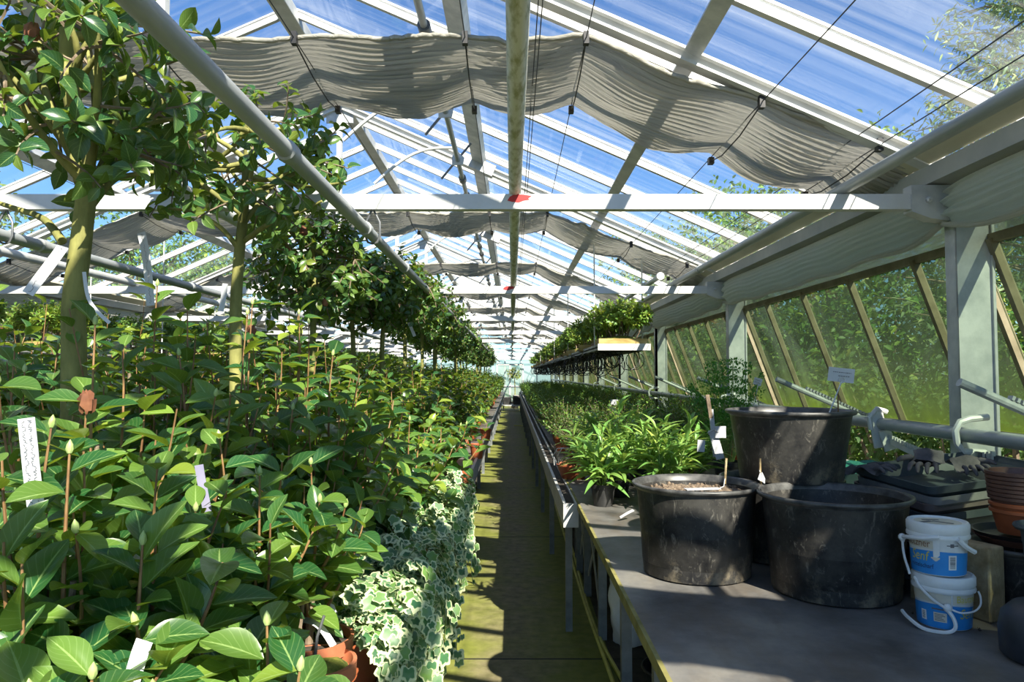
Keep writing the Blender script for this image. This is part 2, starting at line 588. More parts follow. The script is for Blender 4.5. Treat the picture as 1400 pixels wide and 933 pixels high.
def floor_mat():
    m, nt, out = new_mat('mossy concrete floor')
    tc = nt.nodes.new('ShaderNodeTexCoord')
    sp = nt.nodes.new('ShaderNodeSeparateXYZ')
    nt.links.new(tc.outputs['Object'], sp.inputs[0])
    n1 = noise(nt, 2.2, 8, .65)
    n2 = noise(nt, 14, 6, .6)
    base = ramp(nt, n2, [(.3, (.12, .105, .05)), (.7, (.27, .235, .125))])
    x = math_n(nt, 'SUBTRACT', sp.outputs[0], .02)
    ax = math_n(nt, 'ABSOLUTE', x)
    edge = math_n(nt, 'MULTIPLY', math_n(nt, 'SUBTRACT', ax, .02), 3.2, clamp=True)
    g = math_n(nt, 'MULTIPLY', math_n(nt, 'ADD', math_n(nt, 'MULTIPLY', edge, .9), math_n(nt, 'MULTIPLY', math_n(nt, 'SUBTRACT', n1, .45), 2.5)), 1.0, clamp=True)
    col = mixc(nt, math_n(nt, 'MULTIPLY', g, .75), base, mixc(nt, n2, (.10, .135, .008), (.25, .28, .02)))
    # dark earth away from the concrete walk
    off = math_n(nt, 'GREATER_THAN', ax, .52)
    soil = ramp(nt, n2, [(.3, (.03, .026, .018)), (.7, (.08, .07, .05))])
    col = mixc(nt, off, col, soil)
    # slab joints every 3 m
    fr = math_n(nt, 'FRACT', math_n(nt, 'DIVIDE', math_n(nt, 'ADD', sp.outputs[1], 1.95), 3.0))
    jn = math_n(nt, 'LESS_THAN', fr, .006)
    col = mixc(nt, jn, col, (.02, .02, .012))
    p = nt.nodes.new('ShaderNodeBsdfPrincipled')
    p.inputs['Roughness'].default_value = .75
    nt.links.new(col, p.inputs['Base Color'])
    b = nt.nodes.new('ShaderNodeBump')
    b.inputs['Strength'].default_value = .25
    b.inputs['Distance'].default_value = .01
    nt.links.new(n2, b.inputs['Height'])
    nt.links.new(b.outputs['Normal'], p.inputs['Normal'])
    nt.links.new(p.outputs[0], out.inputs['Surface'])
    return m


def bench_mat():
    m, nt, out = new_mat('stained grey bench board')
    n1 = noise(nt, 2.5, 8, .68)
    n2 = noise(nt, 30, 5, .6)
    n3 = noise(nt, 5, 5, .7, stretch=(1, .35, 1))
    base = ramp(nt, n1, [(.34, (.075, .074, .07)), (.5, (.165, .162, .155)), (.66, (.27, .255, .22))])
    st = math_n(nt, 'MULTIPLY', math_n(nt, 'SUBTRACT', n3, .47, clamp=True), 5, clamp=True)
    col = mixc(nt, math_n(nt, 'MULTIPLY', st, .55), base, (.13, .095, .06))
    col = mixc(nt, math_n(nt, 'MULTIPLY', n2, .25), col, (.06, .05, .04))
    p = nt.nodes.new('ShaderNodeBsdfPrincipled')
    p.inputs['Roughness'].default_value = .5
    nt.links.new(col, p.inputs['Base Color'])
    b = nt.nodes.new('ShaderNodeBump')
    b.inputs['Strength'].default_value = .12
    b.inputs['Distance'].default_value = .005
    nt.links.new(n2, b.inputs['Height'])
    nt.links.new(b.outputs['Normal'], p.inputs['Normal'])
    nt.links.new(p.outputs[0], out.inputs['Surface'])
    return m


M['floor'] = floor_mat()
M['bench'] = bench_mat()
M['mossy_edge'] = mat('mossy board edge', (.16, .15, .04), (.3, .27, .09), 12, .8)
M['ground'] = mat('outdoor grass', (.05, .09, .02), (.12, .18, .04), 8, .95)
M['brick_wall'] = mat('low concrete wall', (.2, .2, .17), (.32, .32, .28), 6, .85)
# ------------------------------------------------------------------ the glasshouse
FR = [3.15 + 3.3 * n for n in range(-1, 11)]        # depth of the frames, the first just behind the camera
Y0, Y1 = -2.6, FR[-1] + .25
EX, EZ = 2.03, .935            # right eave
RX, RZ = -1.54, 2.506          # ridge
LX = 2 * RX - EX               # left eave
SL = (RZ - EZ) / (EX - RX)


def roof_z(X):
    return RZ - abs(X - RX) * SL


fl = struct('floor', MB().box((-9, -6, -.12), (4.2, 46, 0)), M['floor'])
gr = struct('ground_outside', MB().box((-40, -8, -.3), (45, 90, -.13)), M['ground'])

# low walls
struct('wall_right', MB().box((2.22, Y0, 0), (2.38, Y1, H - .66)).box((2.2, Y0, H - .66), (2.44, Y1, H - .62)), M['brick_wall'])
struct('wall_left', MB().box((LX - .3, Y0, 0), (LX - .16, Y1, H - .36)).box((LX - .36, Y0, H - .36), (LX - .12, Y1, H - .315)), M['brick_wall'])

# roof: bars and panes belong to the roof
ceil = struct_root('ceiling')
bars_per_bay = 4
for side in (1, -1):
    ex = EX if side > 0 else LX
    for i in range(len(FR)):
        a = FR[i] if i else Y0
        b = FR[i + 1] if i + 1 < len(FR) else Y1
        if i == 0:
            a = Y0
        g = MB()
        g.add([(RX, a, H + RZ + .03), (RX, b, H + RZ + .03), (ex, b, H + EZ + .03), (ex, a, H + EZ + .03)], [(0, 1, 2, 3)] if side > 0 else [(3, 2, 1, 0)])
        g.build('glass_pane', M['roof_glass'], ceil)
bar_me = {}
for side in (1, -1):
    ex = EX if side > 0 else LX
    b = MB()
    a0, a1 = Vector((RX, 0, H + RZ + .015)), Vector((ex, 0, H + EZ + .015))
    b.bar(a0, a1, .034, .045, (0, 0, 1))
    b.bar(a0 + Vector((0, 0, .03)), a1 + Vector((0, 0, .03)), .05, .012, (0, 0, 1))
    bar_me[side] = b.mesh('glazing_bar', M['alu'])
    for i in range(52):
        y = -.9 + i * .735
        if y > Y1:
            break
        o = link('glazing_bar', bar_me[side], ceil)
        o.location = (0, y, 0)
# ridge and purlins
MB().bar((RX, Y0, H + RZ - .03), (RX, Y1, H + RZ - .03), .12, .09).build('ridge_beam', M['alu'], ceil, bevel=.006)
for X in (.80, -.294, -2.6, -3.5):
    z = H + roof_z(X) - .05
    p = MB().bar((X, Y0, z), (X, Y1, z), .075 if X > 0 else .11, .06, (math.copysign(SL, X - RX), 0, 1))
    p.build('purlin', M['galv'], ceil)
# gutters (long channels along both eaves)
for side, nm in ((1, 'right'), (-1, 'left')):
    mx = lambda x: x if side > 0 else 2 * RX - x
    prof = [(1.795, .90), (1.80, .825), (1.98, .81), (2.1, .86), (2.1, 1.0), (2.07, 1.0), (2.07, .89), (1.98, .845), (1.82, .85), (1.815, .895)]
    g = MB().sweep_y([(mx(x), H + z) for x, z in prof], Y0, Y1)
    gt = g.build('eave_gutter', M['gutter'])
    gt['kind'] = 'structure'
    prof = [(1.70, .955), (1.80, .905), (1.805, .925), (1.71, .975)]
    MB().sweep_y([(mx(x), H + z) for x, z in prof], Y0, Y1).build('sill_board', M['cream_board'], gt)


# frames: tie beam, rafters, posts
def post_mesh():
    b = MB()
    w, dp, t = .155, .085, .012
    b.box((-w / 2, -dp / 2, 0), (w / 2, -dp / 2 + t, 2.3))
    b.box((-w / 2, -dp / 2, 0), (-w / 2 + .03, dp / 2, 2.3))
    b.box((w / 2 - t, -dp / 2 - .012, 0), (w / 2, dp / 2, 2.3))
    return b.mesh('post', M['galv'])


POST = post_mesh()
BEAM = MB().bar((LX + .2, 0, 0), (1.75, 0, 0), .05, .066).mesh('tie_bar', M['white_metal'])
BRK = MB()
BRK.add([(1.72, -.035, .07), (1.98, -.035, .07), (1.98, -.035, -.02), (1.93, -.035, -.07), (1.88, -.035, -.085), (1.8, -.035, -.075), (1.72, -.035, -.045)], [tuple(range(7))])
n0 = len(BRK.v)
BRK.add([(x, .035, z) for x, y, z in BRK.v[:7]], [tuple(reversed(range(7)))])
BRK.f += [(i, (i + 1) % 7, 7 + (i + 1) % 7, 7 + i) for i in range(7)]
BRK_ME = BRK.mesh('end_bracket', M['galv'])
BOLT = MB().lathe([(0, 0), (.014, 0), (.014, .012), (.007, .016), (.007, .024), (0, .024)], n=8)
BOLT.xf(Matrix.Rotation(PI / 2, 4, 'X'))
BOLT_ME = BOLT.mesh('bolt', M['galv'])


def rafter_mesh(side):
    ex = 1.98 if side > 0 else 2 * RX - 1.98
    b = MB()
    a, c = Vector((RX, 0, RZ - .1)), Vector((ex, 0, roof_z(ex) - .1))
    for dz in (0, .055):
        b.bar(a + Vector((0, 0, dz - .03)), c + Vector((0, 0, dz - .03)), .07, .012)
    b.bar(a, c, .012, .06)
    return b.mesh('rafter', M['white_metal'])


RAFT = {s: rafter_mesh(s) for s in (1, -1)}
KING = MB().bar((RX, 0, .80), (RX, 0, RZ - .1), .045, .045, (0, 1, 0)).mesh('king_post', M['white_metal'])
GUS = MB().bar((RX - .12, 0, RZ - .2), (RX + .12, 0, RZ - .2), .02, .12).mesh('gusset_plate', M['galv'])
BRKT = MB().bar((-.16, 0, roof_z(-.16) - .1), (-.44, 0, roof_z(-.44) - .1), .1, .1).mesh('purlin_bracket', M['galv'])
PAINT = MB().add([(-.05, 0, .004), (-.03, 0, -.002), (.0, 0, -.004), (.02, 0, .004), (.045, 0, .008), (.04, 0, .014), (.055, 0, .024), (.02, 0, .03), (-.02, 0, .032), (-.04, 0, .02)], [tuple(range(10))]).mesh('paint_mark', M['red'])
for i, y in enumerate(FR):
    nm = ORD[i - 1] if i else ''
    t = thing('roof_truss', f'{nm} white steel roof truss with tie beam, counted along the aisle' if i else 'white steel roof truss above and behind the camera', 'truss', (0, y, H))
    o = link('tie_beam', BEAM, t)
    o.location = (0, 0, .745)
    for s in (1, -1):
        link('rafter', RAFT[s], t)
        b = link('end_bracket', BRK_ME, t)
        b.location = (0, 0, .745)
        if s < 0:
            b.location = (2 * RX, 0, .745)
            b.scale = (-1, 1, 1)
        bo = link('bolt', BOLT_ME, b)
        bo.location = (1.79, -.036, .005)
    link('king_post', KING, t)
    link('gusset_plate', GUS, t)
    link('purlin_bracket', BRKT, t)
    if i in (1, 2):
        p = link('paint_mark', PAINT, t)
        p.location = (.03 if i == 1 else -.03, -.0265, .745)
    if i == 0:
        continue
    for s, X in ((1, 1.98), (-1, 2 * RX - 1.98)):
        po = link('steel_post', POST)
        po.location = (X, y, 0)
        if s < 0:
            po.scale = (-1, 1, 1)
        if s > 0:
            tag(po, f'{nm} galvanised steel post along the green glass wall, counted from the camera', 'post', 'steel posts of the side wall')
        else:
            tag(po, 'galvanised steel post at the far wall beyond the camellias', 'post', 'posts beyond the camellias')

# side wall windows: bottom swung outward
ZT, ZB = H + .58, H - .30
XT, XB = 2.05, 2.37


def window(i, y0, y1, side):
    m = (lambda x: x) if side > 0 else (lambda x: 2 * RX - x)
    r = struct_root('window_%d' % i)
    r.location = (0, 0, 0)
    MB().add([(m(XT), y0, ZT), (m(XT), y1, ZT), (m(XB), y1, ZB), (m(XB), y0, ZB)], [(0, 1, 2, 3)]).build('glass_pane', M['wall_glass'], r)
    ys = [y0 + .02] + [y0 + q for q in (.5, 1.22, 1.94, 2.66) if y0 + q < y1] + [y1 - .02]
    for y in ys:
        MB().bar((m(XT) - .012 * side, y, ZT), (m(XB) - .012 * side, y, ZB), .03, .035, (1, 0, .4)).build('mullion', M['brass_bar'], r)
    MB().bar((m(XB), y0, ZB), (m(XB), y1, ZB), .03, .05).build('bottom_rail', M['brass_bar'], r)
    MB().bar((m(XT), y0, ZT), (m(XT), y1, ZT), .03, .04).build('top_rail', M['brass_bar'], r)


wi = 1
for side in (1, -1):
    window(wi, FR[0], FR[1] - .04, side)
    wi += 1
    for a, b in zip(FR[1:], FR[2:]):
        window(wi, a + .04, b - .04, side)
        wi += 1
# fixed strip of glass above the vents up to the gutter
for side in (1, -1):
    x = XT if side > 0 else 2 * RX - XT
    r = struct_root('trim_%d' % (1 if side > 0 else 2))
    MB().add([(x, Y0, H + .58), (x, Y1, H + .58), (x, Y1, H + .86), (x, Y0, H + .86)], [(0, 1, 2, 3)]).build('glass_pane', M['wall_glass'], r)

# end wall with a door
wb = struct_root('wall_back')
ye = Y1 + .05
MB().add([(LX, ye, .6), (EX, ye, .6), (EX, ye, H + EZ), (RX, ye, H + RZ), (LX, ye, H + EZ)], [(0, 1, 2, 3, 4)]).build('glass_pane', M['end_glass'], wb)
MB().box((LX, ye - .03, 0), (-.75, ye + .06, .6)).box((.55, ye - .03, 0), (EX, ye + .06, .6)).build('low_wall', M['brick_wall'], wb)
for k in range(10):
    x = LX + (EX - LX) * k / 9
    MB().box((x - .025, ye - .05, .6), (x + .025, ye, H + roof_z(x))).build('mullion', M['white_metal'], wb)
MB().box((LX, ye - .05, H + .72), (EX, ye, H + .8)).build('transom', M['white_metal'], wb)
dr = struct_root('door_1')
for x in (-.75, -.1, .55):
    MB().box((x - .03, ye - .08, 0), (x + .03, ye - .03, 2.05)).build('door_frame', M['white_metal'], dr)
for z in (.05, .9, 2.0):
    MB().box((-.75, ye - .08, z), (.55, ye - .03, z + .07)).build('door_rail', M['white_metal'], dr)
MB().add([(-.75, ye - .055, .0), (.55, ye - .055, .0), (.55, ye - .055, 2.05), (-.75, ye - .055, 2.05)], [(0, 1, 2, 3)]).build('glass_pane', M['end_glass'], dr)

# ------------------------------------------------------------------ pipes on the tie beams
ZP = .80       # resting on the tie beams


def pipe(X, Z, r, y0, y1, label, m, joints=(), name='steam_pipe', sag=0.0):
    t = thing(name, label, 'pipe', (X, y0, H + Z))
    L = y1 - y0
    n = 24
    MB().tube([(0, L * k / n, -sag * math.sin(PI * 3 * k / n) ** 2) for k in range(n + 1)], r, 14).build('tube', m, t, smooth=True)
    for j in joints:
        MB().tube([(0, j - y0 - .03, 0), (0, j - y0 - .024, 0), (0, j - y0 + .024, 0), (0, j - y0 + .03, 0)], [r, r + .006, r + .006, r], 14).build('coupling', m, t, smooth=True)
    return t


pipe(.013, ZP, .027, -2, 35.8, 'mossy white pipe running straight down the middle above the aisle', M['mossy_pipe'], name='overhead_pipe')
pipe(-.605, .60, .0235, -2, 35.8, 'grey pipe hung along the camellia trees beside the aisle', M['pipe'], (1.95, 3.0, 4.1, 5.9, 8.3, 11), name='heating_pipe')
pipe(-1.44, ZP + .004, .031, -2, 35.8, 'white pipe resting on the beams under the ridge', M['white_metal'], (2.1, 4.5), name='overhead_pipe')
pipe(-2.2, .60, .026, -2, 35.8, 'blue grey pipe with hangers beyond the tree trunks', M['pipe'], (3.4, 5, 6.6), name='heating_pipe')
pipe(-3.34, ZP + .004, .031, -2, 35.8, 'white pipe on the beams furthest beyond the trees', M['white_metal'], (4.2,), name='overhead_pipe')
pipe(1.445, ZP + .007, .0255, -2, 35.8, 'thick grey white pipe along the eave by the green glass wall', M['pipe'], (5.6,), name='overhead_pipe')
t = pipe(1.27, ZP + .04, .022, 6.25, 35.8, 'grey pipe with white end cap above the hanging shelf', M['pipe'], (6.9,), name='heating_pipe')
MB().tube([(0, -.03, 0), (0, .02, 0)], .033, 16).build('end_cap', M['white_metal'], t, smooth=True)
# hangers of the lower pipes
for (X, Z, ys, lab) in ((-.605, .60, FR[1:7], 'grey strap hanger on the pipe beside the camellia trees'), (-2.2, .60, FR[1:7], 'grey strap hanger on the blue grey pipe')):
    me = MB().tube([(0, 0, .12), (.03, 0, .06), (.032, 0, 0), (.02, 0, -.028), (0, 0, -.034), (-.02, 0, -.028), (-.032, 0, 0), (-.03, 0, .06), (0, 0, .12)], .005, 6).mesh('pipe_hanger', M['iron'], True)
    for k, y in enumerate(ys):
        o = link('pipe_hanger', me)
        o.location = (X, y, H + Z)
        tag(o, lab, 'hanger', 'hangers at ' + ('camellia pipe' if X > -1 else 'blue grey pipe'))

# ------------------------------------------------------------------ vent gear under the right roof slope
gs = thing('vent_shaft', 'grey vent drive shaft with couplings high under the roof glass', 'shaft', (-.42, 0, H + 1.66))
MB().tube([(0, -1, 0), (0, 34, 0)], .019, 10).build('shaft', M['pipe'], gs, smooth=True)
for y in FR[1:8]:
    for dy in (-.3, .3):
        MB().tube([(0, y + dy - .05, 0), (0, y + dy + .05, 0)], .032, 10).build('coupling', M['iron'], gs, smooth=True)
arc = [(-.03 - .62 * q, .0 + .02, .1 - .28 * q - .16 * math.sin(PI * q) * -.6) for q in [k / 12 for k in range(13)]]
ARM = MB().tube(arc, .012, 8).mesh('arm', M['white_metal'], True)
PLT = MB().add([(-.045, .0, -.04), (.04, .0, -.035), (.05, .0, .02), (0, .0, .065), (-.045, .0, .03)], [(0, 1, 2, 3, 4)]).add([(-.045, .01, -.04), (.04, .01, -.035), (.05, .01, .02), (0, .01, .065), (-.045, .01, .03)], [(4, 3, 2, 1, 0), ]).mesh('gear_plate', M['white_metal'])
ROD = MB().tube([(.1, .03, .14), (-.13, .03, -.14)], .009, 6).mesh('rod', M['iron'], True)
k = 0
for y in FR[1:7]:
    for dy in (1.4, 2.45):
        t = thing('rack_arm', f'{ORD[k]} curved white vent rack arm under the roof, counted along the aisle', 'vent arm', (-.42, y + dy, H + 1.66))
        link('arm', ARM, t)
        link('gear_plate', PLT, t)
        link('rod', ROD, t)
        k += 1

# ------------------------------------------------------------------ shade curtains bunched at every frame
XL, XR = LX + .1, 1.93
WX = [-4.6, -3.95, -3.4, -2.4, -1.6, -.955, -.206, .325, 1.09, 1.6]


def curt_z(X):
    r = .325
    l = 2 * RX - r
    if X > r:
        return 1.492 - (X - r) * .372
    if X < l:
        return 1.492 - (l - X) * .372
    return 1.492


def curtain_mesh(seed, nx, ny):
    rg = random.Random(seed)
    ks = [(rg.uniform(1.2, 5), rg.uniform(0, 6.3), rg.uniform(.12, .4)) for _ in range(7)]
    kp = [(rg.uniform(.8, 4), rg.uniform(0, 6.3), rg.uniform(.2, 1.0)) for _ in range(6)]
    xs = [XL] + WX + [XR]
    P = []
    for i in range(nx + 1):
        X = XL + (XR - XL) * i / nx
        for a, b in zip(xs, xs[1:]):
            if a <= X <= b + 1e-6:
                u = (X - a) / (b - a)
                span = b - a
                break
        s = math.sin(PI * u)
        row = []
        warp = sum(q[2] * math.sin(q[0] * X * 2 + q[1]) for q in kp)
        for j in range(ny + 1):
            t = j / ny
            amp = .0095 * (.45 + .55 * s) * (1 + .5 * math.sin(3 * X + t * 5))
            ph = 2 * PI * 21 * t + warp * 2.2 + 2.2 * math.sin(2.3 * X + 4 * t)
            pl = amp * math.sin(ph) + .5 * amp * math.sin(2.3 * ph + 1.3 + 2 * X)
            sag = -(.012 + .05 * t ** 1.4) * s * min(1, span / .75) - .055 * math.sin(PI * t) * (.5 + .5 * s)
            wob = sum(q[2] * .012 * math.sin(q[0] * X * 3 + q[1] + 6 * t) for q in ks)
            y = .02 + .80 * t + .05 * s * (t - .25) + .013 * math.cos(ph) * s + .03 * (rg.random() - .5) * (1 if t in (0, 1) else 0) * s
            row.append((X, y, curt_z(X) + pl + sag + wob))
        P.append(row)
    b = MB().grid(P)
    # rolled hem on the leading (near) edge
    e = [P[i][0] for i in range(0, nx + 1)]
    b.tube([(p[0], p[1] - .004, p[2] - .004) for p in e], .011, 6, cap=False)
    return b.mesh('fabric', M['fabric'], True, 180)


CUR = [curtain_mesh(11, 230, 90), curtain_mesh(12, 230, 90), curtain_mesh(13, 230, 90), curtain_mesh(14, 150, 60)]
CLIP = MB().box((-.012, -.02, -.035), (.012, .012, .02)).tube([(0, .02, -.02), (0, .3, -.055), (0, .6, -.06), (0, .8, -.03)], .0035, 5).box((-.014, .79, -.045), (.014, .83, -.01)).mesh('clip_cord', M['black_clip'])
for i, y in enumerate(FR):
    if i == len(FR) - 1:
        continue
    t = thing('shade_curtain', f'{ORD[i - 1]} bunched cream shade curtain under the roof, counted along the aisle' if i else 'bunched cream shade curtain above the camera', 'curtain', (0, y + (.0 if i else -.02), H))
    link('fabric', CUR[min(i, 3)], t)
    if i == 0:
        t.scale = (1, .78, 1)
    if i == 2:
        t.location.y += .2
    for x in WX:
        c = link('clip_cord', CLIP, t)
        c.location = (x, 0, curt_z(x) - .012)
# wires that carry the curtains
for x, lab in [(-3.4, 'beyond the white ridge pipe'), (-.955, 'over the camellia trees'), (-.206, 'beside the middle pipe on its camellia side'), (.10, 'just beside the mossy middle pipe'), (.325, 'where the curtain bends down'),
               (1.09, 'over the hanging shelf'), (1.6, 'closest to the eave pipe'), (1.5, 'second from the eave pipe')]:
    z = curt_z(x) - .02 if x != .10 else 1.42
    o = MB().tube([(x, -1.5, H + z), (x, 34.5, H + z)], .0026, 5).build('support_wire', M['wire'])
    tag(o, 'thin black support wire ' + lab, 'wire')
for x in (.115,):
    o = MB().tube([(x, -1.5, H + 1.40), (x, 34.5, H + 1.40)], .0026, 5).build('support_wire', M['wire'])
    tag(o, 'lower twin of the black wires beside the mossy middle pipe', 'wire')


# folded side screen along the eave, pinched at the posts
def screen_mesh(seed, L, nx=70, nz=34):
    rg = random.Random(seed)
    P = []
    for i in range(nx + 1):
        u = i / nx
        pin = min(u, 1 - u) * L
        e = 1 - math.exp(-(pin / .12) ** 1.2)
        row = []
        for j in range(nz + 1):
            t = j / nz
            zt = .832 - .035 * (1 - e) - .012 * math.sin(PI * u)
            zb = .612 + .03 * (1 - e) - .022 * math.sin(PI * u) + .008 * math.sin(9 * u * L + seed)
            z = zt + (zb - zt) * t
            ph = 2 * PI * 8 * t + .8 * math.sin(2.2 * u * L + seed) + .5 * math.sin(5.1 * u * L)
            bul = (.075 * math.sin(PI * min(1, t * 1.02)) ** .6) * (.3 + .7 * e)
            x = 1.885 - bul + .0055 * math.sin(ph) - .02 * (1 - e) * math.sin(20 * t)
            row.append((x, u * L, z))
        P.append(row)
    b = MB().grid(P)
    b.tube([P[i][nz] for i in range(nx + 1)], .012, 6, cap=False)
    return b.mesh('screen_fabric', M['side_fabric'], True, 180)


SCR = [screen_mesh(3, 3.27), screen_mesh(8, 3.27)]
for i, (a, b) in enumerate(zip([FR[0]] + FR[1:-1], FR[1:])):
    for side in (1, -1):
        o = link('side_screen', SCR[i % 2])
        o.location = (0 if side > 0 else 2 * RX, a + .015, H)
        if side < 0:
            o.scale = (-1, 1, 1)
        if side > 0:
            tag(o, f'{ORD[i]} folded cream side screen above the green glass wall, counted from the camera', 'screen', 'side screens of the glass wall')
        else:
            tag(o, 'folded cream screen along the eave beyond the camellias', 'screen', 'screens beyond the camellias')

# drive shaft with racks along the side wall
ds = thing('drive_shaft', 'long grey drive shaft along the bottom of the green glass wall', 'shaft', (1.87, 0, H - .25))
MB().tube([(0, -1, 0), (0, 34, 0)], .03, 14).build('shaft', M['pipe'], ds, smooth=True)
for y in (3.0, 6.4, 9.7, 13, 16.3):
    MB().tube([(.06, y, -.07), (-.03, y, -.065), (-.055, y, -.03), (-.06, y, .02), (-.04, y, .055), (0, y, .068), (.075, y, .075)], .014, 8).build('shaft_hook', M['white_metal'], ds, smooth=True)
for k, y in enumerate((2.72, 4.6, 6.55, 8.5, 10.4, 12.4, 14.4)):
    t = thing('toothed_rack', f'{ORD[k]} toothed grey window rack along the drive shaft, counted from the camera', 'rack', (0, y, H))
    a, b = Vector((1.66, 0, -.03)), Vector((2.345, 0, -.335))
    r = MB().tube([a, b], .017, 10)
    dirv = (b - a).normalized()
    nrm = Vector((-dirv.z, 0, dirv.x))
    r.build('rack_bar', M['pipe'], t)
    tt = MB()
    for q in range(22):
        c = a + dirv * (.2 + q * .021) + nrm * .017
        tt.bar(c, c + nrm * .016, .028, .011, dirv)
    tt.build('rack_teeth', M['pipe'], t)
# bracket and curved rail beside the shaft
t = thing('shaft_bracket', 'white gear bracket on the drive shaft behind the top black tub', 'bracket', (1.87, 3.72, H - .25))
MB().bar((-.03, 0, .06), (.0, 0, -.12), .015, .075, (1, 0, .2)).build('bracket_plate', M['white_metal'], t, bevel=.004)
MB().tube([(-.05, 0, -.03), (-.06, 0, .03), (-.02, 0, .075), (.03, 0, .06)], .014, 8).build('bracket_loop', M['white_metal'], t, smooth=True)
c = MB().bar((.0, -.03, -.03), (.03, -.03, -.13), .06, .012, (0, 1, 0))
c.build('gear_cover', M['white_metal'], t)
t = thing('curved_rack', 'curved toothed rail below the drive shaft near the first post', 'rack', (1.90, 0, H - .28))
pts = [Vector((0, 3.68 - .78 * q, -.055 - .045 * math.sin(PI * q))) for q in [k / 24 for k in range(25)]]
b = MB()
for p, q in zip(pts, pts[1:]):
    b.bar(p, q, .016, .03)
b.build('rail', M['white_metal'], t)
b = MB()
for q in range(34):
    f = q / 33 * 23.99
    p = pts[int(f)].lerp(pts[int(f) + 1], f % 1) + Vector((-.004, 0, .02))
    b.box((p.x - .008, p.y - .006, p.z - .008), (p.x + .008, p.y + .006, p.z + .012))
b.build('rail_teeth', M['white_metal'], t)
# ------------------------------------------------------------------ benches
ZBN = H - .72       # bench top height


M['leg'] = mat('dark grey galvanised leg', (.12, .135, .14), (.22, .235, .235), 9, .55, .3)


def bench_legs(t, xs, ys, top, w=.04, m=None):
    me = MB().box((-w / 2, -w / 2, 0), (w / 2, w / 2, top)).mesh('leg', m or M['leg'])
    for y in ys:
        for x in xs:
            o = link('leg', me, t)
            o.location = (x, y, 0)


# near right bench: grey stained board
t = thing('potting_bench', 'grey stained board bench carrying the big black tubs', 'bench', (0, 0, 0))
MB().box((.375, 1.2, ZBN - .022), (2.15, 6.0, ZBN)).build('bench_top', M['bench'], t)
MB().box((.362, 1.2, ZBN - .032), (.3745, 6.0, ZBN + .004)).build('edge_strip', M['mossy_edge'], t)
MB().box((.40, 1.2, ZBN - .07), (.44, 6.0, ZBN - .022)).build('rail', M['galv'], t)
MB().box((1.95, 1.2, ZBN - .07), (1.99, 6.0, ZBN - .022)).build('rail', M['galv'], t)
bench_legs(t, (.53,), (1.9, 2.68, 3.46, 4.36, 5.2, 5.8), ZBN - .07, .048)
MB().box((.51, 1.2, ZBN - .07), (.55, 6.0, ZBN - .022)).build('rail', M['leg'], t)
bench_legs(t, (1.95,), (1.98, 3.25, 4.75, 5.6), ZBN - .07, .045)
for y0, y1 in ((4.4, 5.18), (5.24, 5.78)):
    MB().bar((.52, y0, .15), (.52, y1, ZBN - .1), .022, .01, (1, 0, 0)).build('brace', M['galv'], t)
    MB().bar((.535, y1, .15), (.535, y0, ZBN - .1), .022, .01, (1, 0, 0)).build('brace', M['galv'], t)
    MB().bar((.53, y0, ZBN - .16), (.53, y1, ZBN - .16), .025, .03).build('brace', M['galv'], t)

# far right bench
t = thing('plant_bench', 'long grey bench under the low dark shrubs along the glass wall', 'bench', (0, 0, 0))
MB().box((.40, 6.02, ZBN - .04), (1.85, 30, ZBN)).build('bench_top', M['bench'], t)
bench_legs(t, (.55, 1.8), [6.2 + 1.6 * k for k in range(15)], ZBN - .04, .045)
# trough along its aisle edge
prof = [(.285, -.13), (.37, -.13), (.37, .0), (.352, .0), (.352, -.11), (.303, -.11), (.303, .0), (.285, .0)]
M['trough'] = mat('pale trough sheet', (.4, .41, .41), (.55, .56, .55), 6, .5, .1)
tr = thing('edge_trough', 'long pale grey trough along the aisle edge of the shrub bench', 'trough', (0, 0, 0))
MB().sweep_y([(x - .0, ZBN + z) for x, z in prof], 4.12, 30).build('channel', M['trough'], tr)
MB().box((.285, 4.10, ZBN - .13), (.37, 4.12, ZBN)).build('end_plate', M['trough'], tr)
MB().box((.303, 4.13, ZBN - .11), (.352, 29.9, ZBN - .01)).build('wet_soil', M['dark_soil'], tr)
bench_legs(tr, (.345,), [4.5 + 1.9 * k for k in range(14)], ZBN - .13, .04)

# left bench
t = thing('plant_bench', 'wide grey bench carrying the ivy and camellias', 'bench', (0, 0, 0))
MB().box((-2.45, .3, ZBN - .05), (-.31, 30, ZBN - .01)).build('bench_top', M['bench'], t)
MB().box((-.312, .3, ZBN - .125), (-.29, 30, ZBN + .012)).box((-.325, .3, ZBN - .125), (-.312, 30, ZBN - .105)).build('edge_strip', M['alu'], t)
bench_legs(t, (-.45, -2.35), [1 + 1.5 * k for k in range(20)], ZBN - .05, .045)
t = thing('plant_bench', 'second bench beyond the camellias by the far wall', 'bench', (0, 0, 0))
MB().box((-4.9, .3, ZBN - .05), (-3.25, 30, ZBN - .01)).build('bench_top', M['bench'], t)
bench_legs(t, (-3.3, -4.8), [1 + 3 * k for k in range(10)], ZBN - .05, .045)


